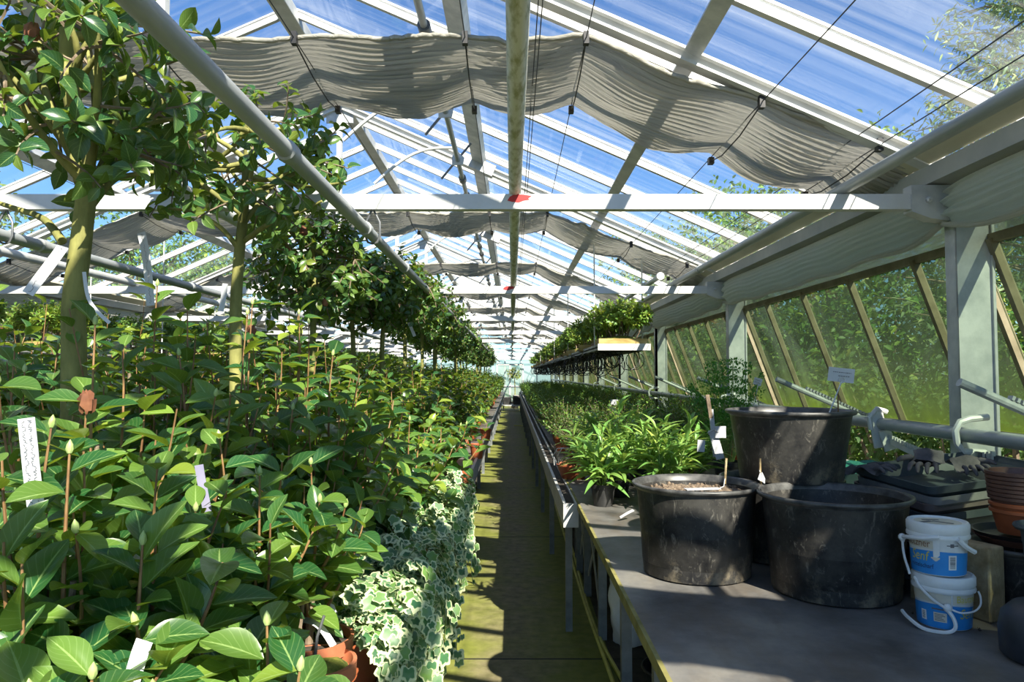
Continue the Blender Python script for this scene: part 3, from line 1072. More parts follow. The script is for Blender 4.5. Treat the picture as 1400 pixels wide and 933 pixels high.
# hanging shelves
def hanging_shelf(label, x0, x1, y0, y1, z, hx):
    t = thing('hanging_shelf', label, 'shelf', (0, 0, 0))
    MB().box((x0, y0, z - .012), (x1, y1, z)).box((x0, y0, z - .03), (x0 + .02, y1, z + .022)).box((x1 - .02, y0, z - .03), (x1, y1, z + .022)).build('shelf_tray', M['gutter'], t)
    MB().box((x0, y0 - .012, z - .034), (x1, y0, z + .026)).build('end_plate', M['white_metal'], t)
    me = {}
    for x in (x0 + .01, x1 - .01):
        me[x] = MB().tube([(x, 0, z), (x, 0, H + min(roof_z(x) - .05, 3))], .007, 6).mesh('hanger_rod', M['white_metal'])
        y = y0 + .35
        while y < y1:
            o = link('hanger_rod', me[x], t)
            o.location = (0, y, 0)
            y += 3.3
    return t


ZSH = H + .25
ZSL = H + .20
hanging_shelf('long hanging shelf of box plants over the shrub bench', .775, 1.25, 6.6, 29.5, ZSH, 1)
hanging_shelf('long hanging shelf beyond the camellias by the far wall', -4.55, -3.75, 4.2, 29.5, ZSL, 1)
# hoops of black tubing hanging under the right shelf
HOOP = []
for s in range(3):
    rg = random.Random(40 + s)
    b = MB()
    pts = []
    for q in range(7):
        cx, cy, r = rg.uniform(-.2, .2), rg.uniform(-.28, .28), rg.uniform(.07, .125)
        a = rg.uniform(0, PI)
        tl = rg.uniform(-.25, .25)
        for k in range(20):
            th = PI / 2 + 2 * PI * k / 18
            u, v = r * math.cos(th), r * math.sin(th) * rg.uniform(.97, 1.03)
            pts.append((cx + u * math.cos(a), cy + u * math.sin(a) + tl * v, -.008 - r + v))
    b.tube(pts, .0042, 5, cap=False)
    HOOP.append(b.mesh('tube_coil', M['black_clip'], True))
for k in range(34):
    y = 6.9 + .62 * k
    o = link('tube_coil', HOOP[k % 3])
    o.location = (1.01, y, ZSH - .02)
    o.rotation_euler = (0, 0, .3 * (k % 5))
    tag(o, f'{ORD[k]} coil of thin black tubing under the hanging shelf, counted from its open end', 'tubing', 'coils of tubing under the shelf')


# ------------------------------------------------------------------ tubs
def tub_profile(r, h, rb=None, th=.006):
    rb = rb or r * .82
    return [(0, 0), (rb - .02, 0), (rb, .006), (rb + (r - .018 - rb) * .35, h * .35), (r - .014, h - .024), (r - .012, h - .018), (r - .001, h - .015), (r + .005, h - .007), (r + .003, h - .001), (r - .004, h + .001),
            (r - .012, h - .006), (r - .018, h - .024), (rb + .004, .05), (rb - .02, .016), (0, .012)]


def tub(name, label, cat, loc, r, h, rb=None, soil=None, group=None, rz=0, squash=None):
    t = thing(name, label, cat, loc, rz, group)
    pr = tub_profile(r, h, rb)
    MB().lathe(pr[:5], n=64, squash=squash).lathe(pr[11:], n=64, squash=squash).build('tub_wall', M['black_pot'], t, smooth=True, angle=50)
    MB().lathe(pr[4:12], n=64, squash=squash).build('rim', M['black_rim'], t, smooth=True, angle=60)
    if soil:
        rg = random.Random(5)
        rs = r - .026 - (h - soil) * .12
        b = MB()
        pf = []
        for k in range(12):
            q = k / 11
            pf.append((rs * (1 - q), soil + .012 * math.sin(q * 3)))
        b.lathe(pf, n=48)
        b.v = [(x, y, z + rg.uniform(-.006, .006)) for x, y, z in b.v]
        for q in range(160):
            a, d = rg.uniform(0, 2 * PI), rs * math.sqrt(rg.random()) * .96
            b.blob((d * math.cos(a), d * math.sin(a), soil + .008), rg.uniform(.004, .011), 6, rg, .3)
        b.build('soil', M['soil'], t, smooth=True, angle=60)
    return t


def oval(x, y, z, th):
    return x * 1.0, y * 1.0, 0


PA = tub('tub', 'black tub filled with dry brown soil, nearest the bench edge', 'tub', (.672, 2.70, ZBN), .226, .325, .19, .285)
PB = tub('tub', 'empty scuffed black tub in front of the stacked pair', 'tub', (1.075, 2.47, ZBN), .24, .325, .2)
PD = tub('tub', 'black tub underneath, with another tub standing on it', 'tub', (1.075, 2.95, ZBN), .235, .31, .195)
ZC = ZBN + .312
PC = tub('tub', 'black tub standing on top of another, holding a white card', 'tub', (1.085, 2.87, ZC), .238, .27, .19)
t = thing('tub', 'two low black pots nested together beside the stacked tubs', 'pot', (.895, 3.38, ZBN))
tq = tub_profile(.118, .2)
MB().lathe(tq, n=40).build('pot_wall', M['black_plastic'], t, smooth=True)
MB().lathe([(q, z + .045) for q, z in tub_profile(.122, .2)][4:], n=40).build('inner_pot', M['black_plastic'], t, smooth=True)


def cane(name, label, cat, a, b, r=.004, m='bark'):
    o = MB().tube([a, b], r, 7).build(name, M[m])
    return tag(o, label, cat)


# soil tub: cane with paper tag lying on the soil
cane('plant_cane', 'short bamboo cane stuck in the soil of the black tub', 'cane', at_depth(991, 662, 2.74), at_depth(993, 627, 2.74), .0042, 'block')
t = thing('plant_label', 'white paper label lying flat on dry brown soil', 'label', (0, 0, 0))
a, b = at_depth(937, 664, 2.68), at_depth(983, 660, 2.70)
a.z = b.z = ZBN + .302
MB().bar(a, b, .035, .003).build('strip', M['white_tag'], t)
MB().tube([b, b + Vector((.02, .01, .006)), at_depth(991, 655, 2.735)], .0018, 5).build('string', M['white_tag'], t)
# cane and tag between the tubs (stuck in the lower tub)
cane('plant_cane', 'short cane sticking up between the two lower tubs', 'cane', at_depth(1040, 668, 2.68), at_depth(1039, 627, 2.70), .0038, 'block')
t = thing('plant_label', 'crumpled white tag tied to the cane between the tubs', 'label', (0, 0, 0))
p = at_depth(1039, 647, 2.665)
MB().add([p, p + Vector((-.010, -.004, -.022)), p + Vector((.004, -.012, -.03)), p + Vector((.016, -.004, -.038)), p + Vector((.018, -.002, -.02)), p + Vector((.006, -.006, .004))],
         [(0, 1, 2, 5), (5, 2, 3, 4)]).build('tag_fold', M['white_tag'], t)
MB().tube([p + Vector((0, 0, .004)), p + Vector((.006, .02, .006))], .002, 5).build('string', M['white_tag'], t)


# white card on wire in the top tub
def card(label, c, w, h, ang, lines, foot, name='plant_sign'):
    t = thing(name, label, 'sign', (0, 0, 0))
    R = Matrix.Rotation(ang, 4, 'Y')
    b = MB().box((-w / 2, -.0015, -h / 2), (w / 2, .0015, h / 2)).xf(Matrix.Translation(c) @ Matrix.Rotation(-.35, 4, 'Z') @ R)
    b.build('card', M['white_tag'], t)
    ln = MB()
    rg = random.Random(3)
    for z, x0, x1 in lines:
        x = x0
        while x < x1:
            l = rg.uniform(.003, .008)
            ln.box((x, -.0024, z - .0015), (min(x1, x + l), -.0017, z + .0015))
            x += l + .002
    ln.xf(Matrix.Translation(c) @ Matrix.Rotation(-.35, 4, 'Z') @ R).build('print', M['grey_ink'], t)
    for f in foot:
        MB().tube([c + Vector((0, -.004, -h * .42)), f], .0028, 6).build('wire_leg', M['galv'], t)
    MB().tube([c + Vector((.011 * math.cos(q), -.006, -h * .36 + .011 * math.sin(q))) for q in [k * PI / 6 for k in range(13)]], .0022, 5).build('wire_ring', M['galv'], t)
    return t


card('white printed card on a wire stake in the top tub', at_depth(1150, 513, 2.86), .094, .055, .12,
     [(.010, -.03, .035), (-.004, -.01, .03)], [at_depth(1131, 561, 2.84) + Vector((0, 0, -.03))])
cane('plant_cane', 'thin orange cane beside the wire stake of the card', 'cane', at_depth(1146, 564, 2.87), at_depth(1145.5, 534, 2.87), .003, 'shoot')


# ------------------------------------------------------------------ buckets
def wrap_text(txt, size, r0, r1, z0, z1, ang, zc, name, m, parent, squeeze=1.0, slant=0.0):
    cu = bpy.data.curves.new('lettering', 'FONT')
    cu.body = txt
    cu.size = size
    cu.align_x = 'CENTER'
    cu.extrude = 0
    cu.resolution_u = 3
    tmp = bpy.data.objects.new('lettering', cu)
    COL.objects.link(tmp)
    dg = bpy.context.evaluated_depsgraph_get()
    src = tmp.evaluated_get(dg).to_mesh()
    vs = [v.co.copy() for v in src.vertices]
    fs = [tuple(p.vertices) for p in src.polygons]
    tmp.evaluated_get(dg).to_mesh_clear()
    bpy.data.objects.remove(tmp)
    bpy.data.curves.remove(cu)
    out = []
    for v in vs:
        z = zc + v.y
        r = r0 + (r1 - r0) * (z - z0) / (z1 - z0) + .0012
        th = ang + (v.x * squeeze + slant * v.y) / r
        out.append((r * math.sin(th), -r * math.cos(th), z + 0.0))
    return MB().add(out, fs).build(name, m, parent)


def patch(b, a0, a1, z0, z1, rf, off=.0008, n=24):
    """piece of the bucket wall between two angles (0 faces the viewer) and heights"""
    P = []
    for k in range(n + 1):
        a = a0 + (a1 - a0) * k / n
        row = []
        for z in ((z0(a), z1(a)) if callable(z0) else (z0, z1)):
            r = rf(z) + off
            row.append((r * math.sin(a), -r * math.cos(a), z))
        P.append(row)
    return b.grid(P)


def bucket(label, loc, rz, upper):
    t = thing('bucket', label, 'bucket', loc, rz)
    t.scale = (BSC, BSC, BSC)
    r0, r1, h = .074, .082, .13
    rf = lambda z: r0 + (r1 - r0) * z / h
    MB().lathe([(0, 0), (r0 - .004, 0), (r0, .003), (r1, h)], n=56).build('body', M['bucket'], t, smooth=True, angle=50)
    MB().lathe([(r1, .112), (r1 + .006, .112), (r1 + .007, .118), (r1 + .004, .126), (r1 + .006, .13), (r1 + .006, .152), (r1 + .002, .158), (r1 - .004, .159), (r1 - .008, .153), (0, .1525)], n=56).build('lid', M['bucket'], t, smooth=True, angle=40)
    b = MB()
    patch(b, -2.2, 2.2, (lambda a: .004), (lambda a: .070 + .006 * math.cos(a * 1.3)), rf, .0006, 64)
    b.build('blue_label', M['blue_label'], t, smooth=True)
    b = MB()
    if upper:
        patch(b, -1.7, -.12, (lambda a: .082), (lambda a: .106), rf, .0006, 30)
        b.build('cream_label', M['cream_label'], t, smooth=True)
        wrap_text('Bautzner', .032, r0, r1, 0, h, -.84, .0865, 'brand_print', M['brown_ink'], t, .82)
        wrap_text('Senf', .042, r0, r1, 0, h, -.72, .044, 'yellow_print', M['yellow_ink'], t, .8, .15)
        wrap_text('mittelscharf', .02, r0, r1, 0, h, -.66, .022, 'small_print', M['dark_ink'], t, .8)
        b = MB()
        patch(b, .36, .66, .022, .066, rf, .0014, 8)
        b.build('barcode_field', M['bucket'], t)
        b = MB()
        rg = random.Random(2)
        z = .027
        while z < .061:
            w = rg.choice((.0012, .002, .003))
            patch(b, .41, .61, z, min(z + w, .062), rf, .002, 5)
            z += w + rg.choice((.0012, .0018))
        b.build('barcode', M['grey_ink'], t)
        b = MB()
        patch(b, -.16, .06, (lambda a: .06 + .07 * a), (lambda a: .112), rf, .0015, 6)
        b.build('torn_strip', M['bucket'], t)
        b = MB()
        patch(b, -.24, .06, (lambda a: .05 + .02 * math.sin(20 * a) * .2), (lambda a: .058), rf, .0018, 8)
        b.build('torn_edge', M['cream_label'], t)
        b = MB()
        patch(b, .30, .72, .094, .097, rf, .0012, 8)
        patch(b, .42, .56, .090, .101, rf, .0012, 4)
        b.build('small_mark', M['grey_ink'], t)
        MB().lathe([(r1 - .016, .1536), (0, .1538)], n=40).build('lid_sticker', M['cream_label'], t)
        b = MB()
        for (x, y, w, l, a) in ((-.02, .02, .05, .012, .4), (.015, -.01, .06, .01, -.3), (-.03, -.02, .04, .016, .9)):
            q = MB().box((-w / 2, -l / 2, .154), (w / 2, l / 2, .1544)).xf(Matrix.Translation((x, y, 0)) @ Matrix.Rotation(a, 4, 'Z'))
            b.add(q.v, q.f)
        b.build('lid_print', M['grey_ink'], t)
    else:
        patch(b, -1.6, .25, (lambda a: .08), (lambda a: .108), rf, .0006, 30)
        patch(b, .3, 1.6, (lambda a: .08), (lambda a: .108), rf, .0006, 30)
        b.build('cream_label', M['cream_label'], t, smooth=True)
        wrap_text('Bautzner', .03, r0, r1, 0, h, .98, .086, 'yellow_brand_print', M['yellow_ink'], t, .82)
        wrap_text('Senf', .042, r0, r1, 0, h, .92, .038, 'yellow_print', M['yellow_ink'], t, .8, .15)
        b = MB()
        patch(b, -.36, .10, .024, .052, rf, .0014, 8)
        b.build('text_field', M['cream_label'], t)
        b = MB()
        patch(b, -.86, -.64, .022, .052, rf, .0014, 8)
        b.build('barcode_field', M['bucket'], t)
        b = MB()
        z = .026
        rg = random.Random(4)
        while z < .048:
            w = rg.choice((.0012, .002))
            patch(b, -.81, -.69, z, z + w, rf, .002, 4)
            z += w + .0015
        b.build('barcode', M['grey_ink'], t)
        b = MB()
        for k in range(5):
            patch(b, -.32, .04 - .05 * (k % 3), .028 + .0045 * k, .030 + .0045 * k, rf, .0022, 4)
        patch(b, -.42, .0, .060, .064, rf, .0016, 5)
        b.build('small_print', M['grey_ink'], t)
    return t


BSC = .93
bl = Vector((1.25, 2.15, ZBN))
rzb = 0.53      # turned so that angle 0 faces the camera
BK2 = bucket('lower white and blue mustard bucket, with another bucket standing on it', bl, -rzb, False)
BK1 = bucket('upper white and blue mustard bucket with lid and barcode', bl + Vector((-.010, .004, .1595 * BSC)), -rzb, True)


def on_bucket(o, ang, z, r=.09):
    a = ang + rzb * 0
    v = Vector((r * math.sin(a), -r * math.cos(a), z))
    return v


def strip_tube(pts, w, th, name, m, parent):
    b = MB()
    P = [Vector(p) for p in pts]
    fine = []
    for i in range(len(P) - 1):
        p0, p1, p2, p3 = P[max(i - 1, 0)], P[i], P[i + 1], P[min(i + 2, len(P) - 1)]
        for k in range(6):
            s = k / 6
            fine.append(.5 * ((2 * p1) + (p2 - p0) * s + (2 * p0 - 5 * p1 + 4 * p2 - p3) * s * s + (3 * p1 - p0 - 3 * p2 + p3) * s ** 3))
    fine.append(P[-1])
    b.tube(fine, w, 6)
    return b.build(name, m, parent, smooth=True)


# handle straps of the upper bucket: broken strap hanging down at one side, stub at the other
strip_tube([on_bucket(BK1, a, z, r) for a, z, r in ((.05, .122, .091), (-.5, .112, .093), (-1.1, .105, .096), (-1.35, .098, .098), (-1.42, .085, .098))], .0065, 0, 'handle_strap', M['bucket'], BK1)
MB().blob(on_bucket(BK1, -1.38, .098, .1), .012, 10).build('handle_hinge', M['bucket'], BK1, smooth=True)
strip_tube([on_bucket(BK1, a, z, r) for a, z, r in ((-1.38, .09, .099), (-1.36, .06, .098), (-1.3, .03, .094), (-1.1, .006, .092), (-1.0, -.008, .093))], .004, 0, 'hanging_strap', M['bucket'], BK1)
strip_tube([on_bucket(BK1, a, z, r) for a, z, r in ((.62, .118, .092), (.8, .1, .096), (1.05, .085, .1), (1.2, .078, .103))], .0078, 0, 'handle_stub', M['bucket'], BK1)
strip_tube([on_bucket(BK2, a, z, r) for a, z, r in ((-1.0, .145, .091), (-.7, .12, .094), (-.3, .093, .096), (.0, .075, .092), (.1, .07, .092))], .0042, 0, 'handle_strap', M['bucket'], BK2)
MB().blob(on_bucket(BK2, .12, .072, .088), (.013, .01, .014), 10).build('handle_hinge', M['bucket'], BK2, smooth=True)
strip_tube([on_bucket(BK2, a, z, r) for a, z, r in ((.12, .066, .09), (.26, .045, .096), (.3, .022, .1), (.18, .007, .1), (-.1, .004, .112), (-.5, .006, .118), (-.95, .022, .118), (-1.3, .03, .118))], .0058, 0, 'hanging_strap', M['bucket'], BK2)
strip_tube([on_bucket(BK2, a, z, r) for a, z, r in ((.2, .07, .09), (.5, .062, .095), (.9, .066, .1), (1.2, .08, .102), (1.4, .1, .098), (1.45, .115, .092))], .003, 0, 'wire_handle', M['bucket'], BK2)

# timber block behind the buckets
t = MB().box((-.035, 0, 0), (.035, .26, .215))
rg = random.Random(8)
o = t.build('timber_block', M['block'], None, bevel=.006)
o.location = (1.415, 2.16, ZBN)
o.rotation_euler = (0, 0, .42)
tag(o, 'weathered grey timber block standing on edge behind the mustard buckets', 'block')


# ------------------------------------------------------------------ trays, gloves
def tray_mesh(L, Wd, h, th=.006, lip=.018):
    """open tray with sloping sides and a lip"""
    def ring(l, w, z, n=5, r=.03):
        pts = []
        for cx, cy, a0 in ((l / 2 - r, w / 2 - r, 0), (-l / 2 + r, w / 2 - r, PI / 2), (-l / 2 + r, -w / 2 + r, PI), (l / 2 - r, -w / 2 + r, 1.5 * PI)):
            for k in range(n):
                a = a0 + PI / 2 * k / (n - 1)
                pts.append((cx + r * math.cos(a), cy + r * math.sin(a), z))
        return pts
    s = .03
    R = [ring(L - 2 * s, Wd - 2 * s, 0), ring(L - .012, Wd - .012, h - .03), ring(L, Wd, h - .026), ring(L + .006, Wd + .006, h), ring(L - .006, Wd - .006, h), ring(L - .016, Wd - .016, h - .02), ring(L - 2 * s - .01, Wd - 2 * s - .01, .008)]
    b = MB()
    n = len(R[0])
    for r in R:
        b.v += r
    for i in range(len(R) - 1):
        for k in range(n):
            k2 = (k + 1) % n
            b.f.append((i * n + k, i * n + k2, (i + 1) * n + k2, (i + 1) * n + k))
    b.f.append(tuple(reversed(range(n))))
    b.f.append(tuple((len(R) - 1) * n + k for k in range(n)))
    return b


# corner, long edge and short edge of the leaning stack
cN = Vector((1.42, 2.50, H - .385))
eL = Vector((.96, .20, .085)).normalized()
eS = Vector((-.20, .96, .06))
eS = (eS - eL * eS.dot(eL)).normalized()
eU = eL.cross(eS).normalized()
LT, WT = .56, .40


def tray(label, dz, m, h, off=(0, 0), rot=0, nm='seed_tray'):
    c = cN + eL * (LT / 2 + off[0]) + eS * (WT / 2 + off[1]) + eU * dz
    Mx = Matrix((eL, eS, eU)).transposed().to_4x4()
    o = tray_mesh(LT, WT, h).build(nm, m, None, smooth=True, angle=35)
    o.matrix_world = Matrix.Translation(c) @ Mx @ Matrix.Rotation(rot, 4, 'Z')
    return tag(o, label, 'tray', None)


tray('dark blue grey plastic tray on top of the tray stack, gloves in it', -.065, M['tray'], .066)
tray('pale grey tray second from the top of the tray stack', -.1, M['tray_light'], .064, (.006, -.004), .012)
tray('brown grey tray third in the tray stack', -.125, M['tray_brown'], .064, (-.004, .006), -.01)
tray('dark tray at the bottom of the leaning tray stack', -.172, M['tray'], .075, (-.008, .0), .006)
o = tray_mesh(.7, .45, .085).build('seed_tray', M['tray_brown'], None, smooth=True, angle=35)
o.location = (1.66, 2.66, ZBN + .075)
o.rotation_euler = (0, 0, .1)
tag(o, 'wide brown grey tray lying under the leaning tray stack', 'tray')
o = tray_mesh(.74, .47, .075).build('seed_tray', M['tray'], None, smooth=True, angle=35)
o.location = (1.64, 2.68, ZBN)
o.rotation_euler = (0, 0, .05)
tag(o, 'dark tray flat on the bench at the very bottom behind the buckets', 'tray')


def glove(label, base, fwd, side, up, s=1.0, seed=0, spread=.28):
    """limp work glove: cuff, palm and five fingers"""
    rg = random.Random(seed)
    b = MB()
    P = lambda f, q, u: base + fwd * f * s + side * q * s + up * u * s
    nseg, nring = 12, 14
    prev = []
    for i in range(nseg + 1):
        t = i / nseg
        w = .05 + .012 * math.sin(PI * t) - .006 * t
        h = .007 + .005 * math.sin(2 * PI * t + seed)
        row = []
        for k in range(nring + 1):
            a = 2 * PI * k / nring
            wr = .005 * math.sin(5 * a + 9 * t + seed) + .004 * math.sin(17 * t + 2 * a)
            row.append(P(.16 * t, (w + wr) * math.cos(a), .012 + (h + wr) * math.sin(a) + .016 * math.sin(PI * t * 2.3 + seed) + .008 * math.sin(8 * t) * math.cos(a)))
        prev.append(row)
    b.grid(prev)
    for k, (q, ln, an) in enumerate(((-.036, .068, -.2), (-.012, .08, -.05), (.013, .075, .1), (.036, .06, .3))):
        d0 = fwd * math.cos(an + rg.uniform(-.1, .1)) + side * math.sin(an)
        p = P(.155, q, .02)
        pts, rr = [], []
        for m_ in range(6):
            f = m_ / 5
            pts.append(p + d0 * ln * f * s + up * s * (.016 * math.sin(PI * f) - .012 * f) + side * s * rg.uniform(-.003, .003))
            rr.append(s * (.0115 - .003 * f) * (1 if m_ < 5 else .6))
        b.tube(pts, rr, 8)
    p = P(.06, .05, .02)
    b.tube([p, p + (side * .035 + fwd * .02) * s, p + (side * .05 + fwd * .055) * s + up * .004, p + (side * .05 + fwd * .075) * s], [.014 * s, .0135 * s, .011 * s, .006 * s], 8)
    o = b.build('work_glove', M['glove'], None, smooth=True, angle=80)
    sb = o.modifiers.new('soft', 'SUBSURF')
    sb.levels = sb.render_levels = 1
    return tag(o, label, 'glove', None)


bs = cN + eL * .30 + eS * .335 + eU * .005
glove('crumpled charcoal work glove draped over the back corner of the top tray', bs + eU * .008, (-eL * .75 - eS * .65 - eU * .12).normalized(), (eS * .75 - eL * .65).normalized(), eU, .95, 1)
glove('second charcoal work glove lying half under the draped one in the tray', bs + eL * .1 - eS * .02 - eU * .012, (-eS * .9 - eL * .35 - eU * .1).normalized(), (eL * .9 - eS * .35).normalized(), eU, .9, 5)
g0 = cN + eS * .36 - eL * .05 + eU * -.004
glove('charcoal work glove hanging over the near end of the top tray', g0, (-eS * .92 + eL * .35 + eU * .08).normalized(), (eL * .9 + eS * .3).normalized(), eU, .8, 3)

# dark crate with teal mesh, behind the tray stack
t = thing('plant_crate', 'dark teal crate lined with green mesh behind the tray stack', 'crate', (1.62, 3.62, ZBN), -.25)
b = MB()
for lo, hi in (((-.36, -.22, 0), (.36, -.205, .26)), ((-.36, .205, 0), (.36, .22, .26)), ((-.36, -.22, 0), (-.345, .22, .26)), ((.345, -.22, 0), (.36, .22, .26))):
    b.box(lo, hi)
b.build('crate_wall', M['dark_crate'], t)
MB().box((-.345, -.205, .0), (.345, .205, .02)).build('crate_floor', M['dark_crate'], t)
P = [[(-.42 + .84 * i / 24, -.26 + .3 * j / 12, .285 - .12 * max(0, .5 - j / 12) * 2 + .012 * math.sin(i * 1.3) * math.cos(j)) for j in range(13)] for i in range(25)]
mesh_sheet = MB().grid(P).build('mesh_sheet', M['teal'], t, smooth=True)
md = mesh_sheet.modifiers.new('thick', 'SOLIDIFY')
md.thickness = .006
# round plant pots in stack at the right edge of the bench
base = Vector((1.575, 2.27, ZBN))
t = tub('tub', 'wide black tub carrying the stack of ribbed pots', 'tub', base, .15, .2, .125)
z = ZBN + .202
for k, (r, h, m, lab) in enumerate(((.135, .022, 'brown_plastic', 'brown saucer lying on the wide black tub'), (.14, .024, 'black_plastic', 'black saucer lying on the brown saucer'))):
    o = MB().lathe([(0, 0), (r - .02, 0), (r, h - .004), (r + .004, h), (r - .004, h), (r - .022, .006), (0, .006)], n=48).build('saucer', M[m], None, smooth=True)
    o.location = (base.x, base.y, z + .002)
    tag(o, lab, 'saucer')
    z += h * .5
z += .008
for k in range(9):
    m = 'dull_orange' if k < 2 else 'brown_plastic'
    r = .085 + .0012 * k
    o = MB().lathe([(0, 0), (r * .78, 0), (r * .8, .004), (r - .003, .062), (r + .004, .064), (r + .004, .073), (r, .075), (r - .006, .073), (r - .008, .06), (r * .76, .006), (0, .006)], n=48).build('ribbed_pot', M[m], None, smooth=True, angle=35)
    o.location = (base.x - .004, base.y, z)
    tag(o, f'{ORD[k]} nested plant pot from the bottom of the ribbed stack, ' + ('orange' if k < 2 else 'brown'), 'pot', 'nested pots by the trays')
    z += .0125 if k > 1 else .02
o = MB().lathe(tub_profile(.075, .1, .055), n=40).build('plant_pot', M['tray'], None, smooth=True)
o.location = (1.49, 2.06, ZBN + .2)
# a second tub carries it
tag(o, 'small grey pot with pale rim on a black tub at the bench end', 'pot')
t = tub('tub', 'black tub at the bench end under the small grey pot', 'tub', (1.555, 2.02, ZBN), .1, .198, .08)
# dark canister at the corner
t = thing('canister', 'dark blue black rounded canister lying at the bench corner', 'canister', (1.36, 1.87, ZBN), .3)
MB().lathe([(0, 0), (.1, 0), (.115, .012), (.118, .07), (.11, .11), (.085, .135), (.04, .143), (0, .144)], n=40).build('body', M['canister'], t, smooth=True, angle=70)
MB().lathe([(.035, .142), (.035, .16), (.03, .165), (0, .165)], n=24).build('cap', M['black_plastic'], t, smooth=True)
# crumbs of soil around the block
b = MB()
rg = random.Random(77)
for k in range(260):
    a, d = rg.uniform(0, 2 * PI), abs(rg.gauss(0, .1))
    b.blob((1.53 + d * math.cos(a) * 1.1, 2.12 + d * math.sin(a), ZBN + .003), rg.uniform(.002, .006), 5, rg, .3)
tag(b.build('soil_crumbs', M['dark_soil']), 'scattered dark soil crumbs on the grey bench by the timber block', 'soil', kind='stuff')

# white sack under the bench
t = thing('plastic_sack', 'white plastic sack standing on the floor under the grey bench', 'sack', (.72, 4.32, 0), .2)
rg = random.Random(21)
P = []
for i in range(13):
    z = .45 * i / 12
    row = []
    for k in range(33):
        a = 2 * PI * k / 32
        r = (.125 + .03 * math.sin(PI * i / 12)) * (1 + .06 * math.sin(5 * a + i * .7) + .04 * math.sin(9 * a - i))
        row.append((r * math.cos(a), r * .8 * math.sin(a), z + .01 * math.sin(3 * a)))
    P.append(row)
MB().grid(P).build('sack_wall', M['sack'], t, smooth=True, angle=80)
MB().tube([(.14 * math.cos(q), .112 * math.sin(q), .45 + .02 * math.sin(3 * q)) for q in [2 * PI * k / 32 for k in range(33)]], .012, 6, cap=False).build('sack_rim', M['sack'], t, smooth=True)
o = MB().lathe(tub_profile(.17, .14), n=40).build('plant_bowl', M['black_plastic'], None, smooth=True)
o.location = (.80, 3.6, 0)
tag(o, 'empty black bowl on the floor under the grey bench', 'bowl')

# yellow hose, doubled, along the foot of the bench
pts_px = [(846, 960), (838, 933), (818, 878), (800, 826), (780, 760), (763, 703), (752, 668), (744, 640), (737, 614), (730, 596), (725, 588), (716, 583), (703, 582)]
t = thing('garden_hose', 'doubled yellow garden hose lying on the mossy floor beside the bench legs', 'hose', (0, 0, 0))


def smooth_path(P, n=8):
    fine = []
    for i in range(len(P) - 1):
        p0, p1, p2, p3 = P[max(i - 1, 0)], P[i], P[i + 1], P[min(i + 2, len(P) - 1)]
        for k in range(n):
            s = k / n
            fine.append(.5 * ((2 * p1) + (p2 - p0) * s + (2 * p0 - 5 * p1 + 4 * p2 - p3) * s * s + (3 * p1 - p0 - 3 * p2 + p3) * s ** 3))
    fine.append(P[-1])
    return fine


HP = [at_height(x, y, .013) for x, y in pts_px]
MB().tube(smooth_path(HP), .0115, 8).build('hose_run', M['hose'], t, smooth=True)
off = [.045, .05, .018, .012, .03, .035, .03, .035, .03, .04, .05, .06, .02]
H2 = [p + Vector((o_, .0, 0)) for p, o_ in zip(HP, off)]
MB().tube(smooth_path(H2), .0115, 8).build('hose_run', M['hose'], t, smooth=True)

# trolley at the far end of the aisle
t = thing('trolley', 'grey metal trolley at the far end of the aisle', 'trolley', (.0, 30.9, 0))
MB().box((-.42, -.05, .22), (.42, 1.1, .26)).build('deck', M['galv'], t)
for x in (-.36, .36):
    for y in (.1, .95):
        MB().tube([(x - .02, y, .1), (x + .02, y, .1)], .1, 16).build('wheel', M['black_plastic'], t)
for x in (-.4, .4):
    MB().tube([(x, 1.05, .2), (x, 1.08, 1.0)], .018, 8).build('upright', M['white_metal'], t)
MB().tube([(-.4, 1.08, 1.0), (.4, 1.08, 1.0)], .018, 8).build('handle', M['white_metal'], t)
for k, (x, z, lab) in enumerate(((.21, .262, 'black crate on the trolley at the aisle end, shrub side'), (-.21, .262, 'black crate on the trolley at the aisle end, camellia side'))):
    o = tray_mesh(.38, .9, .3).build('crate', M['black_plastic'], None, smooth=True, angle=35)
    o.location = (x, 31.4, z)
    tag(o, lab, 'crate')
o = tray_mesh(.36, .8, .08).build('seed_tray', M['tray_light'], None, smooth=True, angle=35)
o.location = (.21, 31.4, .565)
tag(o, 'pale tray on the black crate at the aisle end', 'tray')
# ------------------------------------------------------------------ leaves
def leaf_template(wd, nx, ny, curl=.25, fold=.18, tip=1.0, petiole=.06, wide_at=.45):
    """leaf of length 1 along +x, returns verts, faces, uvs (per vertex)"""
    V, U, Fc = [], [], []
    for i in range(nx + 1):
        u = i / nx
        w = wd * .5 * (math.sin(PI * u ** (math.log(.5) / math.log(wide_at)))) ** .85
        w = max(w, .012 if i < nx else .002)
        for j in range(ny + 1):
            q = 2 * j / ny - 1
            V.append((petiole + u * (1 - .1 * curl * u), w * q, fold * w * q * q * 1.3 * (1 - .4 * u) - curl * u * u * .5 + .1 * curl * math.sin(PI * u) + .02 * wd * math.sin(9 * u) * q))
            U.append((u, .5 + .5 * q))
    n = ny + 1
    for i in range(nx):
        for j in range(ny):
            Fc.append((i * n + j, (i + 1) * n + j, (i + 1) * n + j + 1, i * n + j + 1))
    return np.array(V), Fc, np.array(U)


